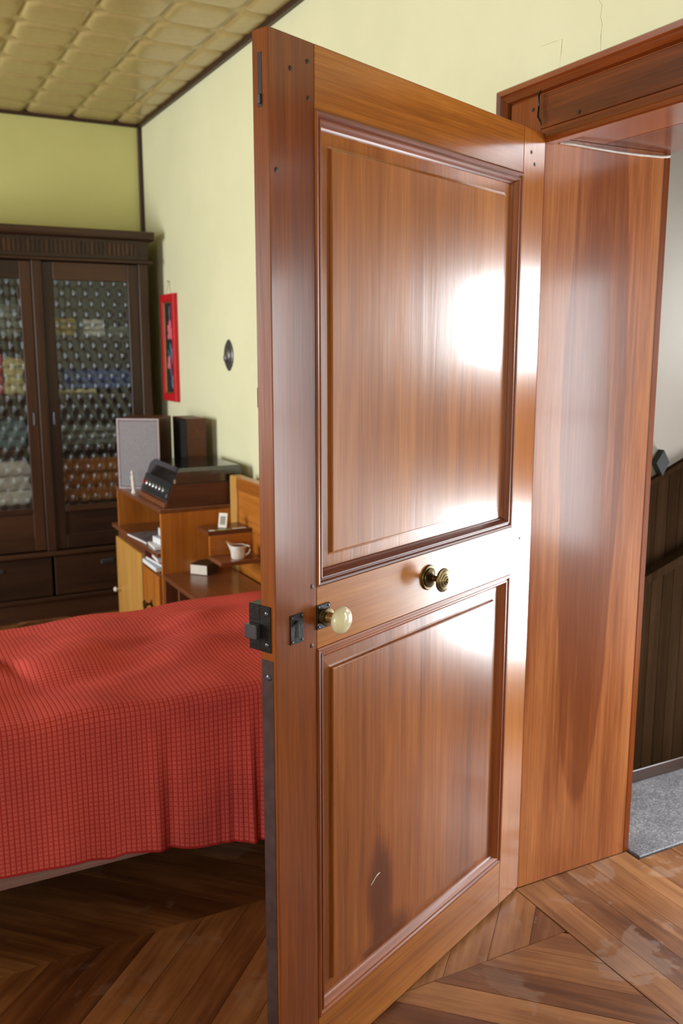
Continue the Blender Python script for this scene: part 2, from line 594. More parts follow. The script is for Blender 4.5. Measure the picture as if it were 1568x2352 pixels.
# ------------------------------------------------------------------ the room shell
WX, YB, YN, XL, CZ = 1.55, 5.51, -1.70, -2.40, 2.785     # right wall face, back wall, near wall, left wall, ceiling
OX1, OY0, OY1, OZ = 1.93, 0.86, 1.835, 2.003               # far face of the right wall, door opening
HX, HYB = 2.76, 2.15                                       # hall: far side wall and back wall

wr = build('wall_right', MB().box(WX, OX1, OY1 + .022, YB + .15, 0, 3.0).box(WX, OX1, YN - .15, OY0 - .022, 0, 3.0)
           .box(WX, OX1, OY0 - .022, OY1 + .022, OZ + .022, 3.0), 'wall', kind='structure')
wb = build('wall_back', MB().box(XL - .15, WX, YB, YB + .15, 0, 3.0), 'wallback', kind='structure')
build('wall_near', MB().box(XL - .15, WX, YN - .15, YN, 0, 3.0), 'wall', kind='structure')


def windowed_wall(name, x0, x1, ya, yb, opens, mat, zt=3.0, band=None):
    mb = MB()
    cur = ya
    for (a, b, z0, z1) in sorted(opens):
        mb.box(x0, x1, cur, a, 0, zt)
        if z0 > 0: mb.box(x0, x1, a, b, 0, z0)
        mb.box(x0, x1, a, b, z1, zt)
        cur = b
    mb.box(x0, x1, cur, yb, 0, zt)
    if band: mb.box(x0, x1, *band)
    return build(name, mb, mat, kind='structure')


windowed_wall('wall_left', XL - .18, XL, YN - .15, YB + .15, [(3.05, 4.25, .75, 2.25), (-1.35, -.15, .75, 2.25)], 'wall')
windowed_wall('wall_hall', HX, HX + .18, YN - .15, HYB + .15, [(1.36, 1.97, .18, 1.83), (.15, .75, .55, 1.85)], 'hallwall', band=(1.36, 1.97, .90, 1.38))
build('wall_hall_back', MB().box(OX1, HX + .18, HYB + .014, HYB + .15, 0, 3.0), 'hallwall', kind='structure')
build('wall_hall_near', MB().box(OX1, HX + .18, YN - .15, YN, 0, 3.0), 'hallwall', kind='structure')


def window(name, xc, y0, y1, z0, z1, cols, rows):
    o = build(name, MB().box(xc - .03, xc + .03, y0, y0 + .05, z0, z1, .003).box(xc - .03, xc + .03, y1 - .05, y1, z0, z1, .003)
              .box(xc - .03, xc + .03, y0 + .05, y1 - .05, z0, z0 + .06, .003).box(xc - .03, xc + .03, y0 + .05, y1 - .05, z1 - .05, z1, .003), 'white', kind='structure')
    iy0, iy1, iz0, iz1 = y0 + .05, y1 - .05, z0 + .06, z1 - .05
    for i in range(1, cols):
        y = iy0 + (iy1 - iy0) * i / cols
        build('mullion', MB().box(xc - .02, xc + .02, y - .015, y + .015, iz0, iz1), 'white', o)
    for j in range(1, rows):
        z = iz0 + (iz1 - iz0) * j / rows
        build('glazing_bar', MB().box(xc - .015, xc + .015, iy0, iy1, z - .012, z + .012), 'white', o)
    for i in range(cols):
        for j in range(rows):
            a = iy0 + (iy1 - iy0) * i / cols; b = iy0 + (iy1 - iy0) * (i + 1) / cols
            c = iz0 + (iz1 - iz0) * j / rows; d = iz0 + (iz1 - iz0) * (j + 1) / rows
            build('pane', MB().box(xc - .002, xc + .002, a, b, c, d), 'pane', o)
    return o


window('window_1', XL - .10, 3.05, 4.25, .75, 2.25, 2, 2)
window('window_2', XL - .10, -1.35, -.15, .75, 2.25, 2, 2)
window('window_3', HX + .06, 1.36, 1.97, 0.18, .90, 1, 1)
window('window_5', HX + .06, 1.36, 1.97, 1.38, 1.83, 1, 1)
window('added_sheen_window', HX + .06, .15, .75, .55, 1.85, 1, 2)  # unseen window, added so the jamb picks up a sheen

# plaster marks above the door casing: square patch and a hairline crack
build('plaster_patch', MB().prism([(1.838, 2.15), (1.915, 2.15), (1.913, 2.231), (1.832, 2.227)], WX - .0008, WX + .002, 'X'), 'wall', wr)
ck = MB()
for pts in ([(1.832, 2.227), (1.8325, 2.200), (1.841, 2.171)], [(1.832, 2.227), (1.872, 2.230), (1.910, 2.2315)], [(1.698, 2.16), (1.700, 2.20), (1.697, 2.222), (1.704, 2.240), (1.700, 2.262), (1.716, 2.281), (1.735, 2.30)]):
    ck.tube([(WX - .0001, a, b) for a, b in pts], .0005, 5)
build('hairline_crack', ck, 'crack', wr)

# ------------------------------------------------------------------ ceiling with embossed tiles
cl = build('ceiling', MB().box(XL - .15, WX, YN - .15, YB + .15, CZ + .012, 3.05), 'ceilbase', kind='structure')
build('ceiling_hall', MB().box(OX1, HX + .18, YN - .15, HYB + .15, 2.95, 3.05), 'hallwall', kind='structure')


def pillow(sx, sy):
    """embossed cushion: square with round corners, swelling downwards"""
    mb = MB()

    def ring(hx, hy, r, z, n=5):
        out = []
        for cx, cy, a0 in ((hx - r, hy - r, 0), (-hx + r, hy - r, 90), (-hx + r, -hy + r, 180), (hx - r, -hy + r, 270)):
            for k in range(n):
                a = R(a0 + 90 * k / (n - 1))
                out.append((cx + r * math.cos(a), cy + r * math.sin(a), z))
        return out
    hx, hy = sx / 2, sy / 2
    e = min(1, hx / .125)
    rs = [ring(hx, hy, .002, .012), ring(hx, hy, .002, 0), ring(hx - .006, hy - .006, .05 * e, 0), ring(hx - .012, hy - .012, .05 * e, -.006), ring(hx - .020, hy - .020, .048 * e, -.0105),
          ring(hx - .030, hy - .030, .036 * e, -.0125), ring(hx - .05, hy - .05, .02 * e, -.0135)]
    n = len(rs[0])
    vs = [p for r_ in rs for p in r_]
    fs = []
    for i in range(len(rs) - 1):
        for k in range(n):
            fs.append((i * n + k, i * n + (k + 1) % n, (i + 1) * n + (k + 1) % n, (i + 1) * n + k))
    fs.append([(len(rs) - 1) * n + k for k in range(n)])
    mb.add(vs, fs, True)
    return mb


P = .25
tile_me = pillow(P - .001, P - .001).mesh('ceiling_tile')
tile_me.materials.append(M['ceil'])
gx = 1.405
cut_me = pillow(WX - gx - .001, P - .001).mesh('ceiling_tile_cut')
cut_me.materials.append(M['ceil'])
for j in range(15):
    yc = 5.545 - P / 2 - j * P
    for i in range(-1, 12):
        if i == -1:
            o = bpy.data.objects.new('ceiling_tile', cut_me); xc = (gx + WX) / 2
        else:
            o = bpy.data.objects.new('ceiling_tile', tile_me); xc = gx - P / 2 - i * P
        COL.objects.link(o)
        o.location = (xc, yc, CZ)
        o.parent = cl

for i, (a, b) in enumerate((((WX - .022, YN, CZ - .030), (WX, YB, CZ - .004)), ((XL, YB - .022, CZ - .030), (WX - .022, YB, CZ - .004)), ((WX - .024, YB - .024, 0), (WX, YB, CZ - .030)))):
    build('trim_%d' % (i + 2), MB().box(a[0], b[0], a[1], b[1], a[2], b[2], .003), 'trim', kind='structure')

# ------------------------------------------------------------------ floor: chevron parquet
fl = build('floor', MB().box(XL - .15, HX + .18, YN - .15, YB + .15, -.10, -.016), 'joint', kind='structure')
ROW, PW = .495, .1325
rest = MB()
n_pl = 0
k0 = -8
XR = 1.5065
for k in range(k0, 8):
    ya, yb = 2.12 + k * ROW, 2.12 + (k + 1) * ROW
    s = -1 if k % 2 == 0 else 1          # rows above y=2.12 run at -45 deg, the row below at +45 deg
    if yb < YN or ya > YB:
        continue
    off = .402 - (1.832 - 1.625) if s > 0 else .400 + .035
    i0 = int((XL - 1.0 - off) / PW) - 1
    for i in range(i0, i0 + 48):
        xa = off + i * PW
        g = .0009
        poly = [(xa + g, ya + g), (xa + PW - g, ya + g), (xa + PW - g + s * ROW, yb - g), (xa + g + s * ROW, yb - g)]
        if s < 0:
            poly = [(p[0] + ROW, p[1]) for p in poly]
        for side, lim, ax in ((1, XR, 0), (-1, XL, 0), (1, YB, 1), (-1, YN, 1)):
            if poly: poly = clip(poly, side, lim, ax)
        if len(poly) < 3:
            continue
        A = abs(sum(poly[q][0] * poly[(q + 1) % len(poly)][1] - poly[(q + 1) % len(poly)][0] * poly[q][1] for q in range(len(poly)))) / 2
        if A < .0004:
            continue
        cx = sum(p[0] for p in poly) / len(poly); cy = sum(p[1] for p in poly) / len(poly)
        dz = random.uniform(-.0006, .0006)
        if cx > -1.25 and cy > .55 and n_pl < 300:
            ang = R(45) * s
            ca, sa = math.cos(-ang), math.sin(-ang)
            lp = [((p[0] - cx) * ca - (p[1] - cy) * sa, (p[0] - cx) * sa + (p[1] - cy) * ca) for p in poly]
            o = build('plank', MB().prism(lp, -.016, 0), 'parquet', fl)
            o.location = (cx, cy, dz)
            o.rotation_euler = (R(random.uniform(-.08, .08)), R(random.uniform(-.08, .08)), ang)
            n_pl += 1
        else:
            rest.prism(poly, -.016, dz)
build('distant_planks', rest, 'parquet', fl, kind='stuff')
# threshold and hall planks run along the wall
xs = [1.508, 1.602, 1.688, 1.778, 1.852, 1.9245, 2.060, 2.20, 2.34, 2.48, 2.62, HX]
for a, b in zip(xs[:-1], xs[1:]):
    thr = b < 1.93
    y0, y1 = (OY0, OY1 - .001) if thr else (YN, 1.786)
    ln = (y1 - y0)
    o = build('plank', MB().prism([(-ln / 2, -(b - a) / 2 + .0007), (ln / 2, -(b - a) / 2 + .0007), (ln / 2, (b - a) / 2 - .0007), (-ln / 2, (b - a) / 2 - .0007)], -.016, 0), 'parquet', fl)
    o.location = ((a + b) / 2, (y0 + y1) / 2, .0012 if thr else random.uniform(-.0005, .0005))
    o.rotation_euler = (0, 0, R(90))
# granite slabs of the landing
for a, b in ((1.936, 2.52), (2.523, HX)):
    build('stone_slab', MB().box(a, b, 1.792, HYB, -.02, .004, .003), 'stone', fl)

# ------------------------------------------------------------------ door frame (trim_1)
tf = root('trim_1', (1.512, OY1, 0), kind='structure')
J = lambda mb, mat, name, par=tf: build(name, mb, mat, par, world=True)
J(MB().box(1.5135, OX1 - .018, OY1, OY1 + .02, .002, OZ + .0, .001), 'jamb', 'jamb_board')
J(MB().box(OX1 - .0175, OX1 + .004, OY1 - .001, OY1 + .03, .002, OZ + .02, .002), 'frameZ', 'jamb_edge')
J(MB().box(1.514, OX1, OY0 - .02, OY0, .002, OZ, .001), 'frameZ', 'jamb_board')
J(MB().box(1.514, 1.70, OY0 - .02, OY1 + .02, OZ, OZ + .02, .001), 'frameY', 'head_board')
J(MB().box(1.701, OX1, OY0 - .02, OY1 + .02, OZ, OZ + .02, .001), 'frameY', 'head_board')
# small stop bead along the head on the room side
J(MB().box(1.506, 1.540, OY0, OY1 - .001, OZ - .016, OZ, .004), 'frameY', 'head_bead')


# flat boards: the uprights run up to the moulding, the head board butts between them
CWI, CHI, CWO, CHO = .135, .100, .184, .142
for nm_, y_in, sg in (('casing', OY1, 1), ('casing', OY0, -1)):
    ya_, yb_ = sorted((y_in + sg * .0206, y_in + sg * (CWI + .002)))
    J(MB().box(1.513, WX, ya_, yb_, .002, OZ + CHI, .0015), 'frameZ', nm_)
J(MB().box(1.5132, WX, OY0 - .020, OY1 + .020, OZ + .0206, OZ + CHI, .0015), 'frameY', 'head_casing')
# outer moulding, mitred at the corners
MP = [(0, 0), (0, .031), (.004, .031), (.008, .042), (.017, .047), (.026, .043), (.031, .049), (.043, .052), (.048, .046), (.048, 0)]
for y_in, sg in ((OY1, 1), (OY0, -1)):
    vs = []
    for wv, d in MP:
        t_ = wv / .048
        yy = y_in + sg * (CWI + (CWO - CWI) * t_ + .0022)
        vs.append((WX - d, yy, .002)); vs.append((WX - d, yy, OZ + CHI + (CHO - CHI) * t_))
    n = len(MP)
    fs = [(2 * i, 2 * ((i + 1) % n), 2 * ((i + 1) % n) + 1, 2 * i + 1) for i in range(n)] + [[2 * i for i in range(n)], [2 * i + 1 for i in range(n)][::-1]]
    J(MB().add(vs, fs), 'frameZ', 'moulding')
vs = []
for wv, d in MP:
    t_ = wv / .048
    e = CWI + (CWO - CWI) * t_ + .0022
    z = OZ + CHI + (CHO - CHI) * t_ + .0004
    vs.append((WX - d, OY1 + e, z)); vs.append((WX - d, OY0 - e, z))
n = len(MP)
fs = [(2 * i, 2 * i + 1, 2 * ((i + 1) % n) + 1, 2 * ((i + 1) % n)) for i in range(n)] + [[2 * i for i in range(n)][::-1], [2 * i + 1 for i in range(n)]]
J(MB().add(vs, fs), 'frameY', 'moulding')
# split sliver standing off at the corner joint and a dark plug
J(MB().tube([(1.508, 1.853, 2.112), (1.500, 1.851, 2.098), (1.503, 1.852, 2.075), (1.499, 1.849, 2.050), (1.508, 1.844, 2.030)], [.001, .003, .0022, .003, .001], 8), 'iron', 'split_sliver')
J(MB().lathe([(.0045, 0), (.0045, .002)], 14, Matrix.Translation((1.513, 1.885, 2.075)) @ Matrix.Rotation(R(-90), 4, 'Y')), 'peg', 'plug')
J(MB().lathe([(.0045, 0), (.0045, .002)], 14, Matrix.Translation((1.513, 1.72, 2.035)) @ Matrix.Rotation(R(-90), 4, 'Y')), 'peg', 'plug')
J(MB().tube([(1.548, OY1 - .002, OZ - .001), (1.556, OY1 - .004, OZ - .009), (1.60, OY1 - .004, OZ - .010), (1.66, OY1 - .004, OZ - .0125), (1.74, OY1 - .004, OZ - .0145), (1.82, OY1 - .004, OZ - .0145), (1.90, OY1 - .004, OZ - .012), (1.926, OY1 - .004, OZ - .008)],
            [.002, .0042, .0036, .0032, .0032, .0032, .0034, .0042], 8), 'rubber', 'sealing_strip')

# ------------------------------------------------------------------ the open door (door_1), local x from the hinge to the free edge, front at y=0
DA = R(66.7)
dr = root('door_1', (1.509, 1.829, 0), math.atan2(-math.cos(DA), -math.sin(DA)), kind='structure')
D = lambda name, mb, mat, par=None, **kw: build(name, mb, mat, par or dr, **kw)
DW, DT, Z0, Z1 = .968, .037, .010, 2.008
S0, S1 = .106, .855                       # inner edges of the hinge stile and the lock stile
RT, RL1, RL0, RB = 1.903, 1.056, .934, .138   # top rail underside, lock rail, bottom rail
D('stile', MB().box(S1, DW, -DT, 0, Z0, Z1, .0015), 'stile')
D('stile', MB().box(0, S0, -DT, 0, Z0, Z1, .0015), 'doorZ')
D('top_rail', MB().box(S0 + .0006, S1 - .0006, -DT, 0, RT, Z1, .001), 'railX')
D('lock_rail', MB().box(S0 + .0006, S1 - .0006, -DT, 0, RL0, RL1, .001), 'railX')
D('bottom_rail', MB().box(S0 + .0006, S1 - .0006, -DT, 0, Z0, RB, .001), 'railX')
PROF = [(0, -.018), (0, .0015), (.003, .0035), (.007, .003), (.0095, -.001), (.0115, -.001), (.0135, .001), (.0165, .0008), (.020, -.004), (.0235, -.010), (.0265, -.0125), (.0285, -.0165), (.0285, -.020)]


def panel(z0, z1, mat):
    x0, x1 = S0, S1
    # raised panel: flat margin, sharp step, field
    fx0, fx1, fz0, fz1 = x0 + .064, x1 - .056, z0 + .057, z1 - .056
    mb = MB()

    def rect(a, b, c, d, y): return [(a, y, c), (b, y, c), (b, y, d), (a, y, d)]
    rs = [rect(x0 + .001, x1 - .001, z0 + .001, z1 - .001, -.030), rect(x0 + .001, x1 - .001, z0 + .001, z1 - .001, -.0165),
          rect(fx0 - .006, fx1 + .006, fz0 - .006, fz1 + .006, -.0145), rect(fx0 - .002, fx1 + .002, fz0 - .002, fz1 + .002, -.0135), rect(fx0, fx1, fz0, fz1, -.0075), rect(fx0 + .002, fx1 - .002, fz0 + .002, fz1 - .002, -.0068)]
    vs = [p for r_ in rs for p in r_]
    fs = [(0, 1, 2, 3)]
    for i in range(len(rs) - 1):
        for k in range(4):
            fs.append((i * 4 + k, i * 4 + (k + 1) % 4, i * 4 + 4 + (k + 1) % 4, i * 4 + 4 + k))
    b = (len(rs) - 1) * 4
    fs.append((b, b + 1, b + 2, b + 3))
    mb.add(vs, fs)
    D('panel', mb, mat)
    # four mitred moulding lengths
    cs = [(x0, z0), (x1, z0), (x1, z1), (x0, z1)]
    sx = [(1, 1), (-1, 1), (-1, -1), (1, -1)]
    for k in range(4):
        a, b_ = k, (k + 1) % 4
        vs = []
        for wv, y in PROF:
            vs.append((cs[a][0] + sx[a][0] * wv, y, cs[a][1] + sx[a][1] * wv))
            vs.append((cs[b_][0] + sx[b_][0] * wv, y, cs[b_][1] + sx[b_][1] * wv))
        fs = [(2 * i, 2 * i + 1, 2 * i + 3, 2 * i + 2) for i in range(len(PROF) - 1)]
        m_ = len(PROF) - 1
        fs.append((0, 2 * m_, 2 * m_ + 1, 1))
        fs += [[2 * i for i in range(len(PROF))][::-1], [2 * i + 1 for i in range(len(PROF))]]
        D('moulding', MB().add(vs, fs), 'mouldX' if k in (0, 2) else 'mouldZ')


panel(RL1, RT, 'panel_up')
panel(RB, RL0, 'panel_low')
# wooden pegs at the joints
for px_, pz_ in ((.915, 1.955), (.872, 1.975), (.870, 1.917), (.952, 1.79), (.868, 1.060), (.870, .945), (.070, 1.955), (.052, 1.93), (.060, 1.02)):
    D('peg', MB().lathe([(.0042, -.002), (.0042, .0008), (.003, .0012)], 14, Matrix.Translation((px_, 0, pz_)) @ Matrix.Rotation(R(-90), 4, 'X')), 'peg')
# pale scratch on the knot
D('scratch', MB().tube([(.672, -.0066, .345), (.664, -.0066, .350), (.655, -.0066, .357), (.647, -.0066, .360), (.638, -.0066, .3605)], [.0006, .0016, .0012, .0016, .0006], 6), 'rubber')


def facing(x, y, z):
    """frame whose local Z leaves the door face"""
    return Matrix.Translation((x, y, z)) @ Matrix.Rotation(R(-90), 4, 'X')


# ivory knob on a square iron plate
kp = D('door_knob', MB().lathe([(.004, .028), (.0095, .029), (.0100, .033), (.016, .0355), (.0225, .0385), (.0258, .0425), (.0266, .0465), (.0255, .0505), (.022, .0545), (.0165, .0575), (.009, .0595), (.002, .060)], 36, facing(.838, 0, .996)), 'porcelain', label='ivory white rounded knob')
D('knob_plate', MB().box(.838 - .019, .838 + .019, 0, .003, .996 - .024, .996 + .024, .001), 'iron', kp)
D('knob_neck', MB().lathe([(.013, .002), (.0145, .004), (.0145, .010), (.0115, .012), (.010, .020), (.0105, .028), (.0085, .034)], 28, facing(.838, 0, .996)), 'brasspale', kp)
D('ferrule', MB().lathe([(.0105, .009), (.0175, .010), (.0182, .0125), (.0175, .015), (.0105, .016)], 28, facing(.838, 0, .996)), 'brass', kp)
for dx, dz in ((-.014, .019), (.014, .019), (-.014, -.019), (.014, -.019)):
    D('screw', MB().lathe([(.0025, .002), (.0025, .0036), (.0015, .0042)], 10, facing(.838 + dx, 0, .996 + dz)), 'steel', kp)
# brass pull: rosette, stem, stepped disc
bp = D('pull_knob', MB().lathe([(.002, .030), (.010, .031), (.0165, .033), (.0255, .036), (.0268, .0385), (.0262, .041), (.021, .0425), (.0205, .044), (.015, .045), (.0145, .0465), (.0095, .0475), (.009, .049), (.005, .050), (.0045, .0525), (.001, .053)], 40, facing(.477, 0, 1.0)), 'brass', label='stepped brass disc pull')
D('rosette', MB().lathe([(.028, 0), (.0285, .002), (.027, .0045), (.022, .005), (.0215, .0075), (.016, .009), (.012, .011), (.008, .014), (.004, .015)], 40, facing(.477, 0, 1.0)), 'brass', bp)
D('stem', MB().lathe([(.0075, .012), (.006, .018), (.0065, .023), (.008, .026), (.010, .032)], 24, facing(.477, 0, 1.0)), 'brass', bp)
# keyhole plate
ks = D('keyhole_plate', MB().box(.896, .931, 0, .0025, .961, 1.017, .0008), 'iron', label='black iron keyhole plate')
D('keyhole', MB().lathe([(.0052, .0022), (.0052, .0030)], 18, facing(.914, 0, .994)).prism([(.9115, .993), (.9165, .993), (.918, .972), (.910, .972)], .0022, .0030, 'Y'), 'black', ks)
D('keyhole_cover', MB().tube([(.914, .004, 1.004), (.919, .005, 1.000), (.921, .005, .994)], [.003, .0022, .0012], 8), 'iron', ks)
for dx, dz in ((.900, 1.012), (.927, 1.012), (.900, .966), (.927, .966)):
    D('screw', MB().lathe([(.002, .002), (.002, .0034), (.001, .004)], 10, facing(dx, 0, dz)), 'steel', ks)
# rim lock on the room side with its iron face on the free edge
lb = D('lock_box', MB().box(.875, DW + .0025, -.066, -DT, .953, 1.040, .0015), 'iron', label='black iron rim lock')
D('face_plate', MB().box(DW, DW + .0025, -DT, -.011, .953, 1.040, .0008), 'iron', lb)
D('latch_bolt', MB().box(DW + .0025, DW + .017, -.064, -.034, .977, 1.004, .002), 'steel', lb)
for z in (1.026, .967):
    D('screw', MB().lathe([(.0042, 0), (.0042, .001), (.003, .0018)], 14, Matrix.Translation((DW + .0024, -.020, z)) @ Matrix.Rotation(R(90), 4, 'Y')), 'steel', lb)
# dark strip let into the edge below the lock, with its rivet
es = D('edge_strip', MB().box(DW - .001, DW + .0012, -DT + .001, -.007, .012, .938, .0006), 'guard')
D('rivet', MB().lathe([(.006, 0), (.0055, .002), (.002, .0035)], 16, Matrix.Translation((DW + .001, -.018, .905)) @ Matrix.Rotation(R(90), 4, 'Y')), 'steel', es)
# flush bolt slot near the top of the edge
fb = D('flush_bolt', MB().box(DW - .001, DW + .0006, -.0245, -.0145, 1.888, 1.972, .0003), 'peg')
D('bolt_slide', MB().box(DW, DW + .004, -.0225, -.0165, 1.892, 1.908, .001), 'steel', fb)
# coat hook seen past the edge on the room side
D('coat_hook', MB().box(.945, .962, -.045, -DT, 1.395, 1.432, .002), 'iron')
for hz in (.25, 1.0, 1.75):
    D('hinge', MB().lathe([(.006, 0), (.007, .003), (.007, .087), (.006, .09)], 16, Matrix.Translation((.004, -DT - .007, hz))).box(.004, .05, -DT - .002, -DT, hz + .005, hz + .085), 'iron')

# ------------------------------------------------------------------ hall: boarded stair wall
wn = root('stair_wainscot', (2.0, HYB, 0), label='dark vertical wooden boarding along the hall wall beyond the doorway', cat='wainscot')
topz = lambda x: 1.072 + .40 * (x - 2.31)
x = 2.0
while x < HX - .01:
    b = min(x + .050, HX - .002)
    build('board', MB().prism([(x + .0012, .015), (b - .0012, .015), (b - .0012, topz(b)), (x + .0012, topz(x))], HYB, HYB + .013, 'Y'), 'wainscot', wn, world=True)
    x = b
sl = math.atan(.40)
build('cap_rail', MB().prism([(2.0, topz(2.0)), (HX - .002, topz(HX - .002)), (HX - .002, topz(HX) + .018), (2.0, topz(2.0) + .018)], HYB - .008, HYB + .013, 'Y'), 'wainscot', wn, world=True)
build('handrail', MB().prism([(2.0, .650), (HX - .002, .905), (HX - .002, .935), (2.0, .682)], HYB - .04, HYB, 'Y'), 'wainscot', wn, world=True)
build('skirting', MB().box(2.0, HX - .002, HYB - .006, HYB, .006, .05, .002), 'darkX', wn, world=True)
pq = MB()
pq.prism([(2.275, 1.128), (2.305, 1.085), (2.333, 1.128), (2.305, 1.170)], HYB - .012, HYB + .0135, 'Y')
single('wall_plaque', pq, 'black', (2.305, HYB, 1.085), label='small black diamond shaped plaque on the grey hall wall', cat='plaque')

# ------------------------------------------------------------------ wardrobe at the back wall
YF = 5.12
wd = root('wardrobe', (.85, YF, 0), label='dark brown wardrobe with bossed glass doors against the back wall', cat='wardrobe')
Wd = lambda name, mb, mat, par=None, **kw: build(name, mb, mat, par or wd, world=True, **kw)
X0, X1 = .252, 1.452
Wd('side_panel', MB().box(X1 - .022, X1 - .004, YF + .02, YB - .03, .11, 1.965, .002), 'darkZ')
Wd('side_panel', MB().box(X0 + .004, X0 + .022, YF + .02, YB - .03, .11, 1.965, .002), 'darkZ')
Wd('back_panel', MB().box(X0 + .022, X1 - .022, YB - .045, YB - .032, .11, 1.965), 'darkZ')
Wd('post', MB().box(1.398, X1, YF, YF + .03, .385, 1.955, .004), 'darkZ')
Wd('post', MB().box(X0, .306, YF, YF + .03, .385, 1.955, .004), 'darkZ')
Wd('frieze', MB().box(X0 - .002, X1 + .002, YF - .006, YB - .03, 1.972, 2.078, .002), 'darkX')
Wd('frieze_bead', MB().box(X0 - .02, X1 + .022, YF - .022, YF + .03, 1.955, 1.9715, .005), 'darkX')
Wd('cornice', MB().prism([(YF - .012, 2.0785), (YF - .036, 2.086), (YF - .040, 2.098), (YF - .040, 2.120), (YF - .030, 2.126), (YB - .03, 2.126), (YB - .03, 2.0785)], X0 - .03, X1 + .032, 'X'), 'darkX')
fm = MB().prism([(-.0078, -.030), (.0078, -.030), (.0078, .030), (.004, .036), (-.004, .036), (-.0078, .030)], -.006, 0, 'Y').mesh('flute')
fm.materials.append(M['darkZ'])
for i in range(46):
    o = bpy.data.objects.new('flute', fm); COL.objects.link(o); o.parent = wd
    o.location = (X0 + .065 + i * .0237 - .85, -.006, 2.024)
# doors
for (a, b, hx) in ((.881, 1.396, .905), (.308, .824, .800)):
    gz0, gz1 = .632, 1.856
    ga, gb = a + .055, b - .060
    d_ = Wd('door_stile', MB().box(a, ga, YF + .004, YF + .028, .392, 1.950, .004), 'darkZ')
    d_.name = 'wardrobe_door'
    Wd('stile', MB().box(gb, b, YF + .004, YF + .028, .392, 1.950, .004), 'darkZ', d_)
    Wd('top_rail', MB().box(ga, gb, YF + .004, YF + .028, gz1, 1.950, .003), 'darkX', d_)
    Wd('lower_rail', MB().box(ga, gb, YF + .004, YF + .028, .600, gz0, .003), 'darkX', d_)
    Wd('bottom_rail', MB().box(ga, gb, YF + .004, YF + .028, .392, .470, .003), 'darkX', d_)
    Wd('lower_panel', MB().box(ga, gb, YF + .014, YF + .024, .470, .600, 0), 'darkX', d_)
    # bossed pane: staggered lens bumps
    nx, nz = 66, 210
    gx_ = np.linspace(ga, gb, nx); gz_ = np.linspace(gz0, gz1, nz)
    XX, ZZ = np.meshgrid(gx_, gz_)
    p_, q_ = .062, .112
    hgt = .5 + .5 * np.cos(2 * np.pi * XX / p_) * np.cos(2 * np.pi * ZZ / (2 * q_) * 2)
    YY = YF + .016 - .009 * hgt ** 2.2
    vs = np.stack([XX, YY, ZZ], -1).reshape(-1, 3)
    idx = np.arange(nx * nz).reshape(nz, nx)
    fs = np.stack([idx[:-1, :-1], idx[:-1, 1:], idx[1:, 1:], idx[1:, :-1]], -1).reshape(-1, 4)
    mb = MB().add([tuple(map(float, v)) for v in vs], [tuple(map(int, f)) for f in fs], True)
    Wd('glass_pane', mb, 'bossglass', d_)
    Wd('escutcheon', MB().box(hx - .006, hx + .006, YF, YF + .005, 1.085, 1.155, .002), 'steel', d_)
Wd('centre_post', MB().box(.826, .879, YF - .006, YF + .03, .385, 1.955, .006), 'darkZ')
Wd('waist_rail', MB().box(X0 - .015, X1 + .015, YF - .02, YB - .03, .358, .385, .005), 'darkX')
for a, b in ((.262, .845), (.860, 1.442)):
    d_ = Wd('drawer', MB().box(a, b, YF - .004, YF + .35, .130, .352, .005), 'darkX')
    Wd('drawer_pull', MB().box((a + b) / 2 - .035, (a + b) / 2 + .035, YF - .012, YF - .004, .285, .310, .003), 'steel', d_)
    Wd('keyhole', MB().lathe([(.006, 0), (.006, .003)], 12, Matrix.Translation(((a + b) / 2, YF - .003, .235)) @ Matrix.Rotation(R(90), 4, 'X')), 'brass', d_)
Wd('base_ledge', MB().box(X0 - .015, X1 + .015, YF - .022, YB - .03, .102, .126, .005), 'darkX')
Wd('plinth', MB().box(X0, X1, YF - .008, YB - .03, .0, .101, .002), 'darkX')
SH = (.635, .955, 1.245, 1.560)
for z in SH:
    Wd('shelf', MB().box(X0 + .023, X1 - .023, YF + .06, YB - .05, z - .018, z, .001), 'darkX')


def linen(x0, x1, z, h, mat, name, label, layers=1):
    """folded cloth: rounded slabs, front fold bulging"""
    mb = MB()
    hh = h / layers
    for k in range(layers):
        zc = z + k * hh
        n_ = 10
        pts = []
        yf, yb_ = YF + .09 + .01 * (k % 2), YB - .07
        for q in range(n_ + 1):
            a = math.pi * q / n_
            pts.append((yf + .018 - .018 * math.sin(a), zc + hh / 2 - hh / 2 * .96 * math.cos(a)))
        pts += [(yb_, zc + hh * .97), (yb_, zc + .001)]
        mb.prism(pts, x0 + .004 * (k % 2), x1 - .005 * ((k + 1) % 2), 'X')
    return single(name, mb, mat, ((x0 + x1) / 2, YF + .2, z), label=label, cat='linen', group='folded linen in the wardrobe')


linen(.945, 1.06, SH[3] + .001, .10, 'linen_yellow', 'folded_cloth', 'mustard folded cloth on the upper wardrobe shelf', 3)
linen(1.10, 1.22, SH[3] + .001, .095, 'linen_white', 'folded_towel', 'white folded towel on the upper wardrobe shelf', 3)
linen(1.235, 1.38, SH[3] + .001, .06, 'linen_grey', 'folded_cloth', 'grey folded cloth on the upper wardrobe shelf right of white towel', 2)
linen(.945, 1.16, SH[2] + .001, .028, 'linen_cream', 'folded_sheet', 'thin cream folded sheet on the middle wardrobe shelf', 1)
linen(1.00, 1.385, SH[2] + .030, .105, 'linen_blue', 'folded_blanket', 'blue folded blanket behind the right wardrobe glass', 3)
linen(.94, 1.36, SH[1] + .001, .11, 'linen_grey', 'folded_blanket', 'grey green folded blanket below the blue one', 3)
linen(.935, 1.37, SH[0] + .001, .25, 'linen_rust', 'folded_eiderdown', 'rust orange folded eiderdown behind the lower right wardrobe glass', 3)
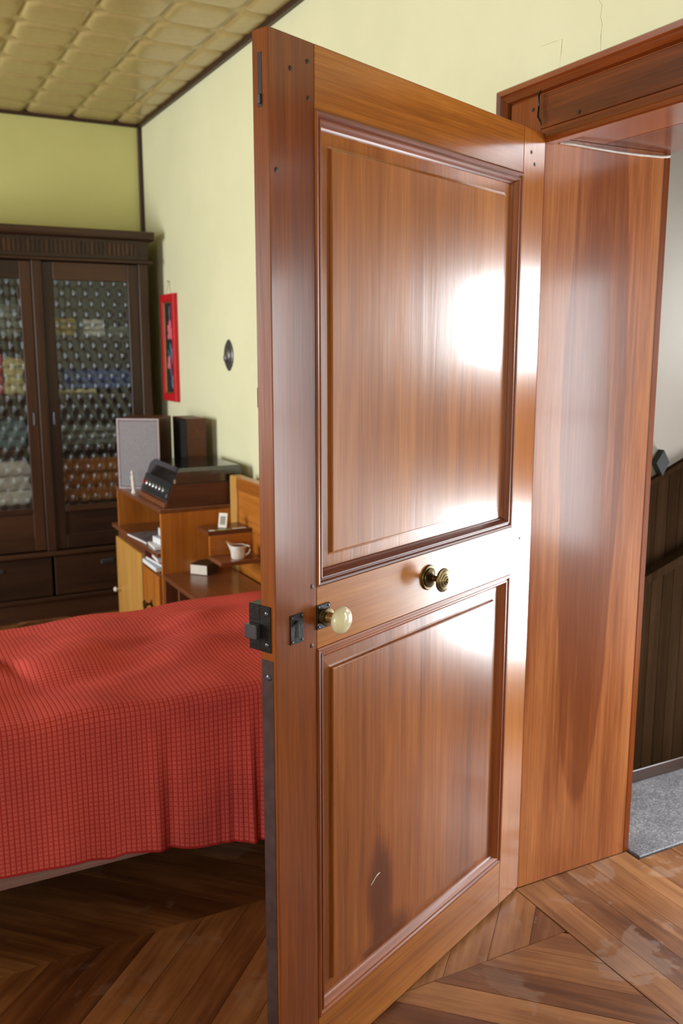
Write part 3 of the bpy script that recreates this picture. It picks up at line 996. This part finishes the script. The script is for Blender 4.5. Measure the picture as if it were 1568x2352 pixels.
linen(.45, .66, SH[3] + .001, .19, 'linen_teal', 'folded_cloth', 'teal folded cloths on the left upper wardrobe shelf', 4)
linen(.665, .775, SH[3] + .001, .17, 'linen_grey', 'folded_towel', 'pale grey folded towels beside the centre post upper shelf', 4)
linen(.67, .775, SH[2] + .001, .20, 'linen_cream', 'folded_towel', 'cream folded towels beside the red cloth', 4)
linen(.60, .666, SH[2] + .001, .22, 'linen_red', 'folded_cloth', 'red folded cloths behind the left wardrobe glass', 4)
linen(.48, .595, SH[2] + .001, .21, 'linen_green', 'folded_cloth', 'pale green folded cloths left of the red cloth', 4)
linen(.47, .77, SH[1] + .001, .15, 'linen_teal', 'folded_blanket', 'dark teal folded blanket behind the left wardrobe glass', 3)
linen(.46, .78, SH[0] + .001, .25, 'linen_white', 'folded_eiderdown', 'whitish folded eiderdown behind the lower left wardrobe glass', 3)

# ------------------------------------------------------------------ cabinet with turntable
CX, CY0, CY1, CT = 1.10, 3.822, 4.60, .803
cb = root('cabinet', (1.30, 4.2, 0), label='honey wood side cabinet with open magazine shelf holding the turntable', cat='cabinet')
Cb = lambda name, mb, mat, par=None, **kw: build(name, mb, mat, par or cb, world=True, **kw)
CB = 1.512
Cb('side_panel', MB().box(CX, CB, CY0, CY0 + .018, 0, CT - .018, .001), 'honeyZ')
Cb('side_panel', MB().box(CX, CB, CY1 - .018, CY1, 0, CT - .018, .001), 'honeyZ')
Cb('top_board', MB().box(CX - .004, CB, CY0 - .002, CY1 + .002, CT - .018, CT, .002), 'brownY')
Cb('back_panel', MB().box(CB - .012, CB, CY0 + .018, CY1 - .018, .05, CT - .018), 'honeyZ')
Cb('middle_shelf', MB().box(CX - .018, CB - .012, CY0 + .0185, CY1 + .06, .585, .605, .002), 'brownY')
Cb('front_rail', MB().box(CX - .006, CX + .012, 4.118, CY1 - .018, .548, .5845, .002), 'brownY')
Cb('divider', MB().box(CX - .002, CB - .012, 4.100, 4.117, .05, .5845, .001), 'brownZ')
Cb('slot_shelf', MB().box(CX - .004, CB - .012, CY0 + .0185, 4.0995, .500, .516, .001), 'brownY')
Cb('bottom_board', MB().box(CX + .004, CB - .012, CY0 + .0185, CY1 - .0185, .05, .066), 'brownY')
cd = Cb('cabinet_door', MB().box(CX - .016, CX, 4.119, CY1 - .004, .07, .546, .002), 'pale')
Cb('door_pull', MB().lathe([(.004, 0), (.004, .014), (.010, .018), (.013, .024), (.010, .031), (.002, .033)], 20, Matrix.Translation((CX - .016, 4.555, .275)) @ Matrix.Rotation(R(-90), 4, 'Y')), 'white', cd, label='white knob')
cd2 = Cb('cabinet_door', MB().box(CX - .014, CX, CY0 + .02, 4.098, .07, .498, .002), 'honeyZ')
Cb('door_pull', MB().lathe([(.019, 0), (.017, .003), (.007, .006), (.0055, .020), (.012, .026), (.022, .032), (.020, .038), (.002, .040)], 24, Matrix.Translation((CX - .014, 3.965, .345)) @ Matrix.Rotation(R(-90), 4, 'Y')), 'brass', cd2, label='dark brass knob')


def magazine(name, label, cx, cy, z, lx, ly, th, rz, cover, tilt=0.0, sag=0.0):
    """thin stapled booklet: pages with a cover over them, optionally drooping over the shelf edge"""
    r_ = root(name, (cx, cy, z), R(rz), label=label, cat='magazine', group='magazines in the cabinet')
    n_ = 8

    def sheet(za, zb, m_):
        mb = MB()
        vs = []
        for i in range(n_ + 1):
            x_ = -lx / 2 + lx * i / n_
            t_ = 1 - i / n_
            dz = -sag * t_ * t_ + tilt * (i / n_ - .5)
            for y_ in (-ly / 2, ly / 2):
                for z_ in (za, zb):
                    vs.append((x_, y_, z_ + dz))
        fs = []
        for i in range(n_):
            a = i * 4; b = a + 4
            fs += [(a, b, b + 2, a + 2), (a + 1, a + 3, b + 3, b + 1), (a, a + 1, b + 1, b), (a + 2, b + 2, b + 3, a + 3)]
        fs += [(0, 2, 3, 1), (n_ * 4, n_ * 4 + 1, n_ * 4 + 3, n_ * 4 + 2)]
        return mb.add(vs, fs, False)
    build('pages', sheet(.0012 + sag, th - .001 + sag, 0), 'paper', r_)
    build('cover', sheet(th - .0009 + sag, th + sag, 0), cover, r_)
    return r_


magazine('magazine', 'grey covered magazine lying askew on the open cabinet shelf', 1.185, 4.18, .606, .21, .24, .010, 6, 'greypaper')
magazine('magazine', 'white magazine under the grey one on cabinet shelf', 1.20, 3.965, .606, .21, .14, .014, -4, 'paper')
magazine('magazine', 'pale blue booklet atop the magazine pile', 1.215, 3.945, .622, .19, .15, .030, 5, 'bluepaper')
magazine('magazine', 'white booklet leaning highest in the magazine pile', 1.225, 3.925, .656, .19, .13, .035, -6, 'paper')
magazine('magazine', 'thick white magazine in the low cabinet slot', 1.185, 3.965, .5175, .21, .22, .020, 0, 'bluepaper')
magazine('magazine', 'red covered magazine lying in the low cabinet slot', 1.195, 3.955, .5395, .20, .20, .012, 4, 'redpaper')
magazine('magazine', 'white leaflet on the red magazine in low slot', 1.195, 3.93, .5535, .19, .14, .016, -5, 'paper')

# turntable amplifier
tt = root('turntable', (1.31, 4.06, CT), label='brown turntable with smoked lid and slanted black control panel', cat='turntable')
Tt = lambda name, mb, mat, par=None, **kw: build(name, mb, mat, par or tt, world=True, **kw)
TX0, TX1, TY0, TY1, TZ = 1.128, 1.49, 3.845, 4.275, .905
Tt('case', MB().prism([(TX0 + .010, CT + .001), (TX1, CT + .001), (TX1, TZ), (TX0 + .038, TZ), (TX0 + .012, CT + .028)], TY0, TY1, 'Y'), 'teak')
Tt('front_lip', MB().box(TX0 - .006, TX0 + .012, TY0 + .002, TY1 - .002, CT + .001, CT + .024, .003), 'brownY')
sx_, sz_ = TX0 + .012, CT + .028
vx, vz = .026, TZ - CT - .028
L_ = math.hypot(vx, vz)
nx_, nz_ = -vz / L_, vx / L_


def on_slope(t, d):
    return (sx_ + vx * t + nx_ * d, sz_ + vz * t + nz_ * d)


cp = Tt('control_panel', MB().prism([on_slope(.02, .001), on_slope(.98, .001), on_slope(.98, .004), on_slope(.02, .004)], TY0 + .006, TY1 - .006, 'Y'), 'blackmetal')
for i in range(6):
    y_ = 3.925 + i * .052
    a = on_slope(.52, .004)
    mt = Matrix.Translation((a[0], y_, a[1])) @ Matrix.Rotation(math.atan2(nx_, nz_), 4, 'Y')
    Tt('control_knob', MB().lathe([(.013, 0), (.013, .009), (.011, .011), (.002, .0112)], 18, mt), 'chrome', cp)
a = on_slope(.52, .004)
Tt('power_button', MB().box(a[0] - .006, a[0] + .002, 4.243, 4.257, a[1] - .010, a[1] + .010, .001), 'redled', cp)
a = on_slope(.28, .004)
Tt('socket', MB().lathe([(.009, 0), (.009, .003)], 16, Matrix.Translation((a[0], 3.868, a[1])) @ Matrix.Rotation(math.atan2(nx_, nz_), 4, 'Y')), 'chrome', cp)
Tt('platter', MB().lathe([(.14, 0), (.142, .004), (.142, .014), (.138, .017), (.02, .017), (.004, .022)], 48, Matrix.Translation((1.345, 4.09, TZ + .004))), 'blackmetal')
Tt('tonearm', MB().tube([(1.46, 3.88, TZ + .03), (1.455, 3.93, TZ + .032), (1.41, 4.02, TZ + .028), (1.40, 4.04, TZ + .024)], .004, 8), 'chrome')
# lid: open-bottomed box with sloping front and chamfered top
lz = TZ + .004
def lid_ring(x0, x1, y0, y1, z): return [(x0, y0, z), (x1, y0, z), (x1, y1, z), (x0, y1, z)]
rs = [lid_ring(TX0 + .040, TX1, TY0 + .004, TY1 - .004, lz), lid_ring(TX0 + .060, TX1, TY0 + .006, TY1 - .006, lz + .050), lid_ring(TX0 + .078, TX1 - .004, TY0 + .018, TY1 - .018, lz + .066)]
mb = MB(); vs = [p for r_ in rs for p in r_]
fs = [(i * 4 + k, i * 4 + (k + 1) % 4, i * 4 + 4 + (k + 1) % 4, i * 4 + 4 + k) for i in range(2) for k in range(4)] + [(8, 9, 10, 11)]
mb.add(vs, fs)
lid = Tt('lid', mb, 'smoke')
Tt('lid_rim', MB().box(TX0 + .036, TX1 + .002, TY0 + .001, TY1 - .001, TZ, TZ + .0045, .001), 'blackmetal', lid)
Tt('hinge_clip', MB().box(TX0 + .044, TX0 + .052, TY0 + .001, TY0 + .006, TZ + .004, TZ + .022, .001), 'chrome', lid)


def speaker(name, cx, cy, rz, wd_, dp, ht, label, cloth='grille', rim='grillerim'):
    """front (grille) looks along local -Y"""
    r_ = root(name, (cx, cy, CT), rz, label=label, cat='speaker', group='speakers on the cabinet')
    build('case', MB().box(-wd_ / 2, wd_ / 2, -dp / 2 + .008, dp / 2, .001, ht, .002), 'teak', r_)
    g_ = build('grille', MB().box(-wd_ / 2 + .010, wd_ / 2 - .010, -dp / 2 + .002, -dp / 2 + .0078, .012, ht - .012, .002), cloth, r_)
    mb = MB()
    t_ = .009
    mb.box(-wd_ / 2, -wd_ / 2 + t_, -dp / 2, -dp / 2 + .0078, .001, ht).box(wd_ / 2 - t_, wd_ / 2, -dp / 2, -dp / 2 + .0078, .001, ht)
    mb.box(-wd_ / 2 + t_, wd_ / 2 - t_, -dp / 2, -dp / 2 + .0078, .001, .001 + t_).box(-wd_ / 2 + t_, wd_ / 2 - t_, -dp / 2, -dp / 2 + .0078, ht - t_, ht)
    build('grille_frame', mb, rim, r_)
    return r_


ax_, ay_ = 1.078, 4.508
bx_, by_ = 1.258, 4.392
wv = math.hypot(bx_ - ax_, by_ - ay_)
ang = math.atan2(by_ - ay_, bx_ - ax_)
ndp = .225
mx_, my_ = (ax_ + bx_) / 2 - math.sin(ang) * ndp / 2, (ay_ + by_) / 2 + math.cos(ang) * ndp / 2
speaker('speaker', mx_ + .012, my_, ang, wv, ndp, .352, 'upright loudspeaker with grey cloth grille angled on the cabinet')
speaker('speaker', 1.437, 4.425, R(-90), .21, .105, .352, 'slim brown loudspeaker standing by the yellow wall', 'black', 'darkZ')  # black front and dark rim stand in for the other speaker's shadow

# white statuette
single('statuette', MB().lathe([(.0125, 0), (.0125, .004), (.009, .010), (.0075, .022), (.0095, .040), (.0075, .055), (.0085, .066), (.0095, .076), (.006, .084), (.0035, .088), (.0058, .094), (.0062, .101), (.003, .107), (.0005, .109)], 20,
                               Matrix.Translation((1.123, 4.345, CT)) @ Matrix(((1.3, 0, -.05, 0), (0, 1.3, .06, 0), (0, 0, 1, 0), (0, 0, 0, 1))), sx=.85), 'ceramic', (1.123, 4.345, CT), label='slender white statuette beside the turntable', cat='statuette')

# ------------------------------------------------------------------ bedside table
nt = root('bedside_table', (1.26, 3.45, 0), label='low brown bedside table between bed and cabinet', cat='bedside table')
N = lambda name, mb, mat, par=None: build(name, mb, mat, par or nt, world=True)
N('table_top', MB().box(1.098, 1.415, 3.105, 3.8195, .495, .513, .002), 'brownY')
N('side_panel', MB().box(1.104, 1.415, 3.801, 3.819, 0, .4945, .001), 'brownZ')
N('side_panel', MB().box(1.104, 1.415, 3.107, 3.125, 0, .4945, .001), 'brownZ')
N('partition', MB().box(1.104, 1.415, 3.600, 3.616, .05, .4945, .001), 'brownZ')
N('back_board', MB().box(1.405, 1.415, 3.126, 3.800, .05, .4945), 'brownZ')
N('lower_shelf', MB().box(1.108, 1.404, 3.126, 3.599, .18, .196, .001), 'brownY')

# ------------------------------------------------------------------ bed
bd = root('bed', (.45, 2.6, 0), label='single bed frame under the red bedspread', cat='bed')
B = lambda name, mb, mat, par=None: build(name, mb, mat, par or bd, world=True)
B('side_rail', MB().box(-.52, 1.40, 2.182, 2.204, .186, .335, .003), 'rail_grey')
B('side_rail', MB().box(-.52, 1.40, 2.992, 3.014, .186, .335, .003), 'rail_grey')
B('foot_rail', MB().box(-.545, -.521, 2.182, 3.014, .186, .42, .003), 'rail_grey')
for (x_, y_) in ((-.50, 2.21), (-.50, 2.94), (1.345, 2.21), (1.345, 2.94)):
    B('leg', MB().box(x_, x_ + .045, y_, y_ + .045, 0, .30, .003), 'darkZ')
B('slat_base', MB().box(-.518, 1.398, 2.205, 2.991, .30, .325), 'brownX')
B('mattress', MB().box(-.50, 1.395, 2.20, 2.995, .3255, .575, .03), 'mattress')

# headboard with its stepped bedside shelf
hd = root('headboard', (1.42, 2.95, 0), label='honey wood headboard panel standing along the yellow wall', cat='headboard')
Hd = lambda name, mb, mat, par=None: build(name, mb, mat, par or hd, world=True)
Hd('panel', MB().box(1.434, 1.462, 2.10, 3.744, .25, .880), 'honeyY')
Hd('stile', MB().box(1.4205, 1.474, 3.7445, 3.8195, 0, .9375, .008), 'pale')
Hd('stile', MB().box(1.4205, 1.474, 2.03, 2.0995, 0, .9375, .008), 'pale')
Hd('top_rail', MB().box(1.4205, 1.474, 2.10, 3.744, .8805, .9375, .008), 'honeyY')
Hd('bracket', MB().prism([(3.589, .716), (3.739, .716), (3.739, .734), (3.589, .734)], 1.236, 1.4335, 'X'), 'brownX')
Hd('bracket', MB().box(1.240, 1.4335, 3.588, 3.602, .628, .7155, .001), 'honeyX')
Hd('bracket', MB().box(1.240, 1.4335, 3.455, 3.602, .610, .6275, .002), 'brownX')
for o, nm in zip(list(hd.children)[-3:], ('upper_shelf', 'shelf_back', 'lower_shelf')):
    o.name = nm

# book on the bedside table
bk = root('book', (1.264, 3.706, .5135), math.atan2(.063, -.054), label='thick dark covered book with cream pages on the bedside table', cat='book')
build('page_block', MB().box(.001, .083, -.094, -.002, .003, .044), 'pages', bk)
build('cover', MB().box(0, .084, -.097, 0, 0, .003).box(0, .084, -.097, 0, .044, .047).box(0, .084, -.099, -.0955, .0, .047).box(-.002, .0, -.097, 0, 0, .047), 'cover', bk)
# small jug
jx, jy, jz = 1.335, 3.505, .628
jg = root('jug', (jx, jy, jz), R(-35), label='small white ceramic jug with a spout on the lower headboard shelf', cat='jug')
n_ = 28
prof = [(.0265, 0), (.029, .004), (.030, .03), (.0315, .052), (.0325, .056)]
vs, fs = [], []
inner = [(.029, .055), (.028, .03), (.026, .008)]
allp = prof + inner
for q, (r_, z_) in enumerate(allp):
    for k in range(n_):
        a = 2 * math.pi * k / n_
        sp = math.exp(-((((a - math.pi + math.pi) % (2 * math.pi)) - math.pi) / .38) ** 2)
        h_ = max(0, (z_ - .015) / .04)
        rr = r_ + sp * .020 * h_ * h_
        zz = z_ + sp * .016 * h_ * h_
        vs.append((rr * math.cos(a), rr * math.sin(a), zz))
for q in range(len(allp) - 1):
    for k in range(n_):
        fs.append((q * n_ + k, q * n_ + (k + 1) % n_, (q + 1) * n_ + (k + 1) % n_, (q + 1) * n_ + k))
fs.append(list(range(n_))[::-1]); fs.append([(len(allp) - 1) * n_ + k for k in range(n_)])
build('body', MB().add(vs, fs, True), 'ceramic', jg)
build('handle', MB().tube([(.030, 0, .048), (.040, 0, .056), (.050, 0, .052), (.053, 0, .040), (.047, 0, .024), (.032, 0, .014)], [.004, .0045, .004, .0036, .0034, .004], 10), 'ceramic', jg)
build('inside_glaze', MB().lathe([(.0295, .0535), (.0285, .045), (.004, .044)], 24), 'plum', jg)
# card on a stand and leaflets on the upper shelf
sx2, sy2 = 1.318, 3.645
st = root('table_frame', (sx2, sy2, .7352), R(-42), label='tiny tilted white picture stand on the upper headboard shelf', cat='picture stand')
tl = Matrix.Rotation(R(-16), 4, 'X')
build('plate', MB().box(-.020, .020, 0, .004, 0, .064, .0015, tl), 'white', st)
build('mirror', MB().box(-.012, .012, -.0008, 0, .012, .050, 0, tl), 'chrome', st)
build('strut', MB().tube([(0, .012, .042), (0, .034, .001)], .0015, 6), 'steel', st)
single('leaflet', MB().box(1.262, 1.340, 3.592, 3.610, .7342, .7352), 'greenpaper', (1.31, 3.61, .7342), label='green leaflet lying on the upper headboard shelf', cat='leaflet')
single('paper_slip', MB().box(1.245, 1.268, 3.590, 3.615, .7353, .7362), 'paper', (1.256, 3.60, .7353), label='short white paper slip at the shelf corner', cat='paper')
single('paper_slip', MB().box(1.350, 1.410, 3.592, 3.612, .7353, .7362), 'paper', (1.38, 3.62, .7353), label='long white paper slip beside the tiny picture stand', cat='paper')

# ------------------------------------------------------------------ bedspread
cell = .0128
x_a, x_b = -.50, 1.405
YN_, YF_ = 2.158, 3.035            # near and far planes of the hanging sides
ZT = .613
rc = .035


def hem(x):
    return np.interp(x, [-.5]+[0.192, 0.293, 0.402, 0.461, 0.497, 0.588, 0.682, 0.781, 0.875]+[1.4], [.25]+[0.24, 0.234, 0.229, 0.214, 0.221, 0.21, 0.189, 0.176, 0.161]+[.11])


sub = 4
nxs = int((x_b - x_a) / cell * sub)
xs_ = np.linspace(x_a, x_b, nxs)
near_len = ZT - rc - .20
arc = rc * math.pi / 2
topw = (YF_ - YN_) - 2 * rc
tot = near_len + arc + topw + arc + .18
nss = int(tot / cell * sub)
ss = np.linspace(0, tot, nss)
Xg, Sg = np.meshgrid(xs_, ss, indexing='ij')
Yg = np.zeros_like(Xg); Zg = np.zeros_like(Xg); Ny = np.zeros_like(Xg); Nz = np.zeros_like(Xg)
H = hem(Xg)
m1 = Sg < near_len
tt_ = Sg / near_len
Yg = np.where(m1, YN_, Yg); Zg = np.where(m1, H + (ZT - rc - H) * tt_, Zg); Ny = np.where(m1, -1, Ny)
s2 = Sg - near_len
m2 = (s2 >= 0) & (s2 < arc); a2 = np.clip(s2 / arc, 0, 1) * np.pi / 2
Yg = np.where(m2, YN_ + rc - rc * np.cos(a2), Yg); Zg = np.where(m2, ZT - rc + rc * np.sin(a2), Zg)
Ny = np.where(m2, -np.cos(a2), Ny); Nz = np.where(m2, np.sin(a2), Nz)
s3 = s2 - arc
m3 = (s3 >= 0) & (s3 < topw)
Yg = np.where(m3, YN_ + rc + s3, Yg); Zg = np.where(m3, ZT, Zg); Nz = np.where(m3, 1, Nz)
s4 = s3 - topw
m4 = (s4 >= 0) & (s4 < arc); a4 = np.clip(s4 / arc, 0, 1) * np.pi / 2
Yg = np.where(m4, YF_ - rc + rc * np.sin(a4), Yg); Zg = np.where(m4, ZT - rc + rc * np.cos(a4), Zg)
Ny = np.where(m4, np.sin(a4), Ny); Nz = np.where(m4, np.cos(a4), Nz)
s5 = s4 - arc
m5 = s5 >= 0
Yg = np.where(m5, YF_, Yg); Zg = np.where(m5, ZT - rc - s5, Zg); Ny = np.where(m5, 1, Ny)
# swellings and creases of the top
topm = np.clip((Zg - (ZT - .05)) / .05, 0, 1)
def gau(cx, cy, rx, ry, ang=0):
    dx, dy = Xg - cx, Yg - cy
    c_, s_ = math.cos(ang), math.sin(ang)
    u_, v_ = dx * c_ + dy * s_, -dx * s_ + dy * c_
    return np.exp(-(u_ / rx) ** 2 - (v_ / ry) ** 2)
lump = (.030 * gau(.43, 2.58, .16, .12, .3) - .012 * gau(.52, 2.42, .2, .05, .2) + .020 * gau(.22, 2.66, .05, .10, .2) - .02 * gau(.29, 2.60, .025, .12, .25) + .016 * gau(.78, 2.50, .18, .07, .5)
        + .010 * gau(.68, 2.85, .22, .10, -.1) - .016 * gau(.25, 2.98, .28, .16) + .022 * gau(1.12, 2.80, .2, .2) + .018 * gau(.9, 2.75, .12, .06, .6) - .010 * gau(.75, 2.66, .2, .04, .4) + .02 * gau(.1, 2.4, .12, .15) + .006 * np.sin(Xg * 16 + Yg * 9) * np.sin(Yg * 13 - Xg * 4))
Zg = Zg + lump * topm
# hanging folds deepen towards the hem
hang = np.clip((ZT - rc - Zg) / (ZT - rc - .2), 0, 1.2)
fold = .004 * np.sin(Xg * 21 + 1.2) + .003 * np.sin(Xg * 37 + .5) + .010 * np.exp(-((Xg - .585) / .02) ** 2) - .012 * np.exp(-((Xg - .62) / .02) ** 2) + .012 * np.exp(-((Xg - .84) / .02) ** 2) - .01 * np.exp(-((Xg - .875) / .02) ** 2)
rip = .004 * np.sin(Xg * 180) * np.clip((Xg - .7) / .15, 0, 1)
Yg = np.where(Sg < near_len + arc, Yg - (fold + rip + .006) * hang, Yg)
Yg = np.where(m5, Yg + fold * .5 * hang, Yg)
# waffle relief
ua, va = Xg / cell, Sg / cell
wf = (.5 - .5 * np.cos(2 * np.pi * ua)) * .6 + (.5 - .5 * np.cos(2 * np.pi * va)) * .4
Yg = Yg + Ny * wf * .0011
Zg = Zg + Nz * wf * .0011
vs = np.stack([Xg, Yg, Zg], -1).reshape(-1, 3)
base = np.array([.45, 2.6, .60])
vs = vs - base
idx = np.arange(nxs * nss).reshape(nxs, nss)
fs = np.stack([idx[:-1, :-1], idx[1:, :-1], idx[1:, 1:], idx[:-1, 1:]], -1).reshape(-1, 4)
me = bpy.data.meshes.new('bedspread')
me.vertices.add(len(vs)); me.vertices.foreach_set('co', vs.astype(np.float32).ravel())
me.loops.add(fs.size); me.loops.foreach_set('vertex_index', fs.astype(np.int32).ravel())
me.polygons.add(len(fs)); me.polygons.foreach_set('loop_start', np.arange(0, fs.size, 4, dtype=np.int32))
me.polygons.foreach_set('use_smooth', np.ones(len(fs), dtype=bool))
me.update(calc_edges=True)
uvl = me.uv_layers.new(name='weave')
uvs = np.stack([ua.reshape(-1)[fs.ravel()], va.reshape(-1)[fs.ravel()]], -1)
uvl.data.foreach_set('uv', uvs.astype(np.float32).ravel())
me.validate()
bs = build('bedspread', me, 'blanket', label='red waffle weave bedspread draped over the single bed', cat='bedspread')
bs.location = tuple(base)
# stitched hem cord
hp = [(x_ - base[0], 0, 0) for x_ in np.linspace(x_a, x_b, 220)]
col0 = vs.reshape(nxs, nss, 3)[:, 0, :]
build('hem', MB().tube([tuple(map(float, col0[int(i)])) for i in np.linspace(0, nxs - 1, 300)], .0032, 6), 'blanket', bs)

# ------------------------------------------------------------------ wall hangings
y0, y1, z0, z1 = 4.912, 5.158, 1.202, 1.792
pc = root('picture', (WX, (y0 + y1) / 2, z0), label='narrow red framed flower picture hanging on the yellow wall', cat='picture')
Pc = lambda name, mb, mat, par=None: build(name, mb, mat, par or pc, world=True)
fw = .042
def mitred(a, b, c, d, w_, xf, xb, r_=.004):
    """four mitred frame lengths on the wall plane, returned as separate pieces"""
    cs = [(a, c), (b, c), (b, d), (a, d)]
    sg = [(1, 1), (-1, 1), (-1, -1), (1, -1)]
    out = []
    for k in range(4):
        j = (k + 1) % 4
        vs_ = []
        for q, sgn, in ((k, sg[k]), (j, sg[j])):
            for w2, x2 in ((0, xb), (0, xf + r_), (r_, xf), (w_ - r_, xf), (w_, xf + r_), (w_, xb)):
                vs_.append((x2, cs[q][0] + sgn[0] * w2, cs[q][1] + sgn[1] * w2))
        fs_ = [(i, (i + 1) % 6, 6 + (i + 1) % 6, 6 + i) for i in range(6)] + [list(range(6))[::-1], list(range(6, 12))]
        out.append(MB().add(vs_, fs_))
    return out
for mb in mitred(y0, y1, z0, z1, fw, WX - .026, WX - .003): Pc('frame_side', mb, 'redvelvet')
for mb in mitred(y0 + fw, y1 - fw, z0 + fw, z1 - fw, .008, WX - .018, WX - .006, .001): Pc('inner_edge', mb, 'gilt')
bkp = Pc('backing', MB().box(WX - .010, WX - .004, y0 + fw + .004, y1 - fw - .004, z0 + fw + .004, z1 - fw - .004), 'blackvelvet')


def petal(cy, cz, ry, rz, rot, mat, name):
    mt = Matrix.Translation((WX - .010, cy, cz)) @ Matrix.Rotation(R(rot), 4, 'X') @ Matrix.Rotation(R(-90), 4, 'Y')
    Pc(name, MB().lathe([(1.0, -.001), (.85, .0015), (.45, .003), (.05, .0035)], 14, mt @ Matrix.Diagonal((rz, ry, 1, 1))), mat, bkp)


yc_ = (y0 + y1) / 2
for (dy, dz, ry, rz, rot) in ((0.0, 1.62, .022, .036, 10), (.022, 1.60, .018, .03, -35), (-.012, 1.585, .02, .028, 40), (.02, 1.565, .02, .03, 70), (-.03, 1.56, .012, .03, 60)):
    petal(yc_ + dy, dz, ry, rz, rot, 'pink', 'petal')
for (dy, dz, ry, rz, rot) in ((.030, 1.425, .020, .034, -10), (.040, 1.405, .016, .03, 30), (.02, 1.40, .016, .026, -40)):
    petal(yc_ + dy, dz, ry, rz, rot, 'pink', 'petal')
for (dy, dz, ry, rz, rot) in ((-.005, 1.495, .014, .036, -20), (-.02, 1.47, .012, .03, 20), (-.016, 1.30, .014, .032, -15), (-.02, 1.325, .013, .025, 30)):
    petal(yc_ + dy, dz, ry, rz, rot, 'teal', 'leaf')
for (dy, dz, ry, rz, rot) in ((0, 1.69, .008, .045, 5), (.02, 1.46, .009, .04, -40), (-.03, 1.44, .008, .04, 20), (0, 1.37, .007, .04, -10)):
    petal(yc_ + dy, dz, ry, rz, rot, 'greyblue', 'leaf')
Pc('hanging_cord', MB().tube([(WX - .012, yc_ + .05, z1 - .004), (WX - .006, yc_, 1.862), (WX - .012, yc_ - .05, z1 - .004)], .0012, 6), 'string')
Pc('nail', MB().lathe([(.0015, 0), (.0015, .014), (.004, .0145), (.004, .016)], 10, Matrix.Translation((WX, yc_, 1.862)) @ Matrix.Rotation(R(-90), 4, 'Y')), 'steel')

# oval plaque with scalloped edge
oy, oz = 4.130, 1.464
ov = root('oval_plaque', (WX, oy, oz), label='small dark pewter oval plaque on the yellow wall', cat='plaque')
n_ = 48
vs, fs = [], []
lv = [(1.0, 0), (1.0, .004), (.90, .008), (.80, .0065), (.62, .007), (.55, .012), (.35, .018), (.15, .021), (.03, .022)]
for f_, d_ in lv:
    for k in range(n_):
        a = 2 * math.pi * k / n_
        sc_ = 1 + (.045 * abs(math.sin(a * 9)) if f_ > .85 else 0)
        pt = 1 + .10 * (abs(math.sin(a)) ** 10)
        vs.append((-d_ - .0005, .056 * f_ * math.cos(a) * sc_, .065 * f_ * math.sin(a) * sc_ * pt))
for q in range(len(lv) - 1):
    for k in range(n_):
        fs.append((q * n_ + k, q * n_ + (k + 1) % n_, (q + 1) * n_ + (k + 1) % n_, (q + 1) * n_ + k))
fs.append(list(range(n_))); fs.append([(len(lv) - 1) * n_ + k for k in range(n_)])
build('scalloped_rim', MB().add(vs, fs, True), 'pewter', ov)
build('relief', MB().lathe([(.016, .018), (.013, .024), (.008, .028), (.002, .030)], 20, Matrix.Rotation(R(-90), 4, 'Y') @ Matrix.Translation((-.012, 0, 0)), sx=1.5), 'pewter', ov)
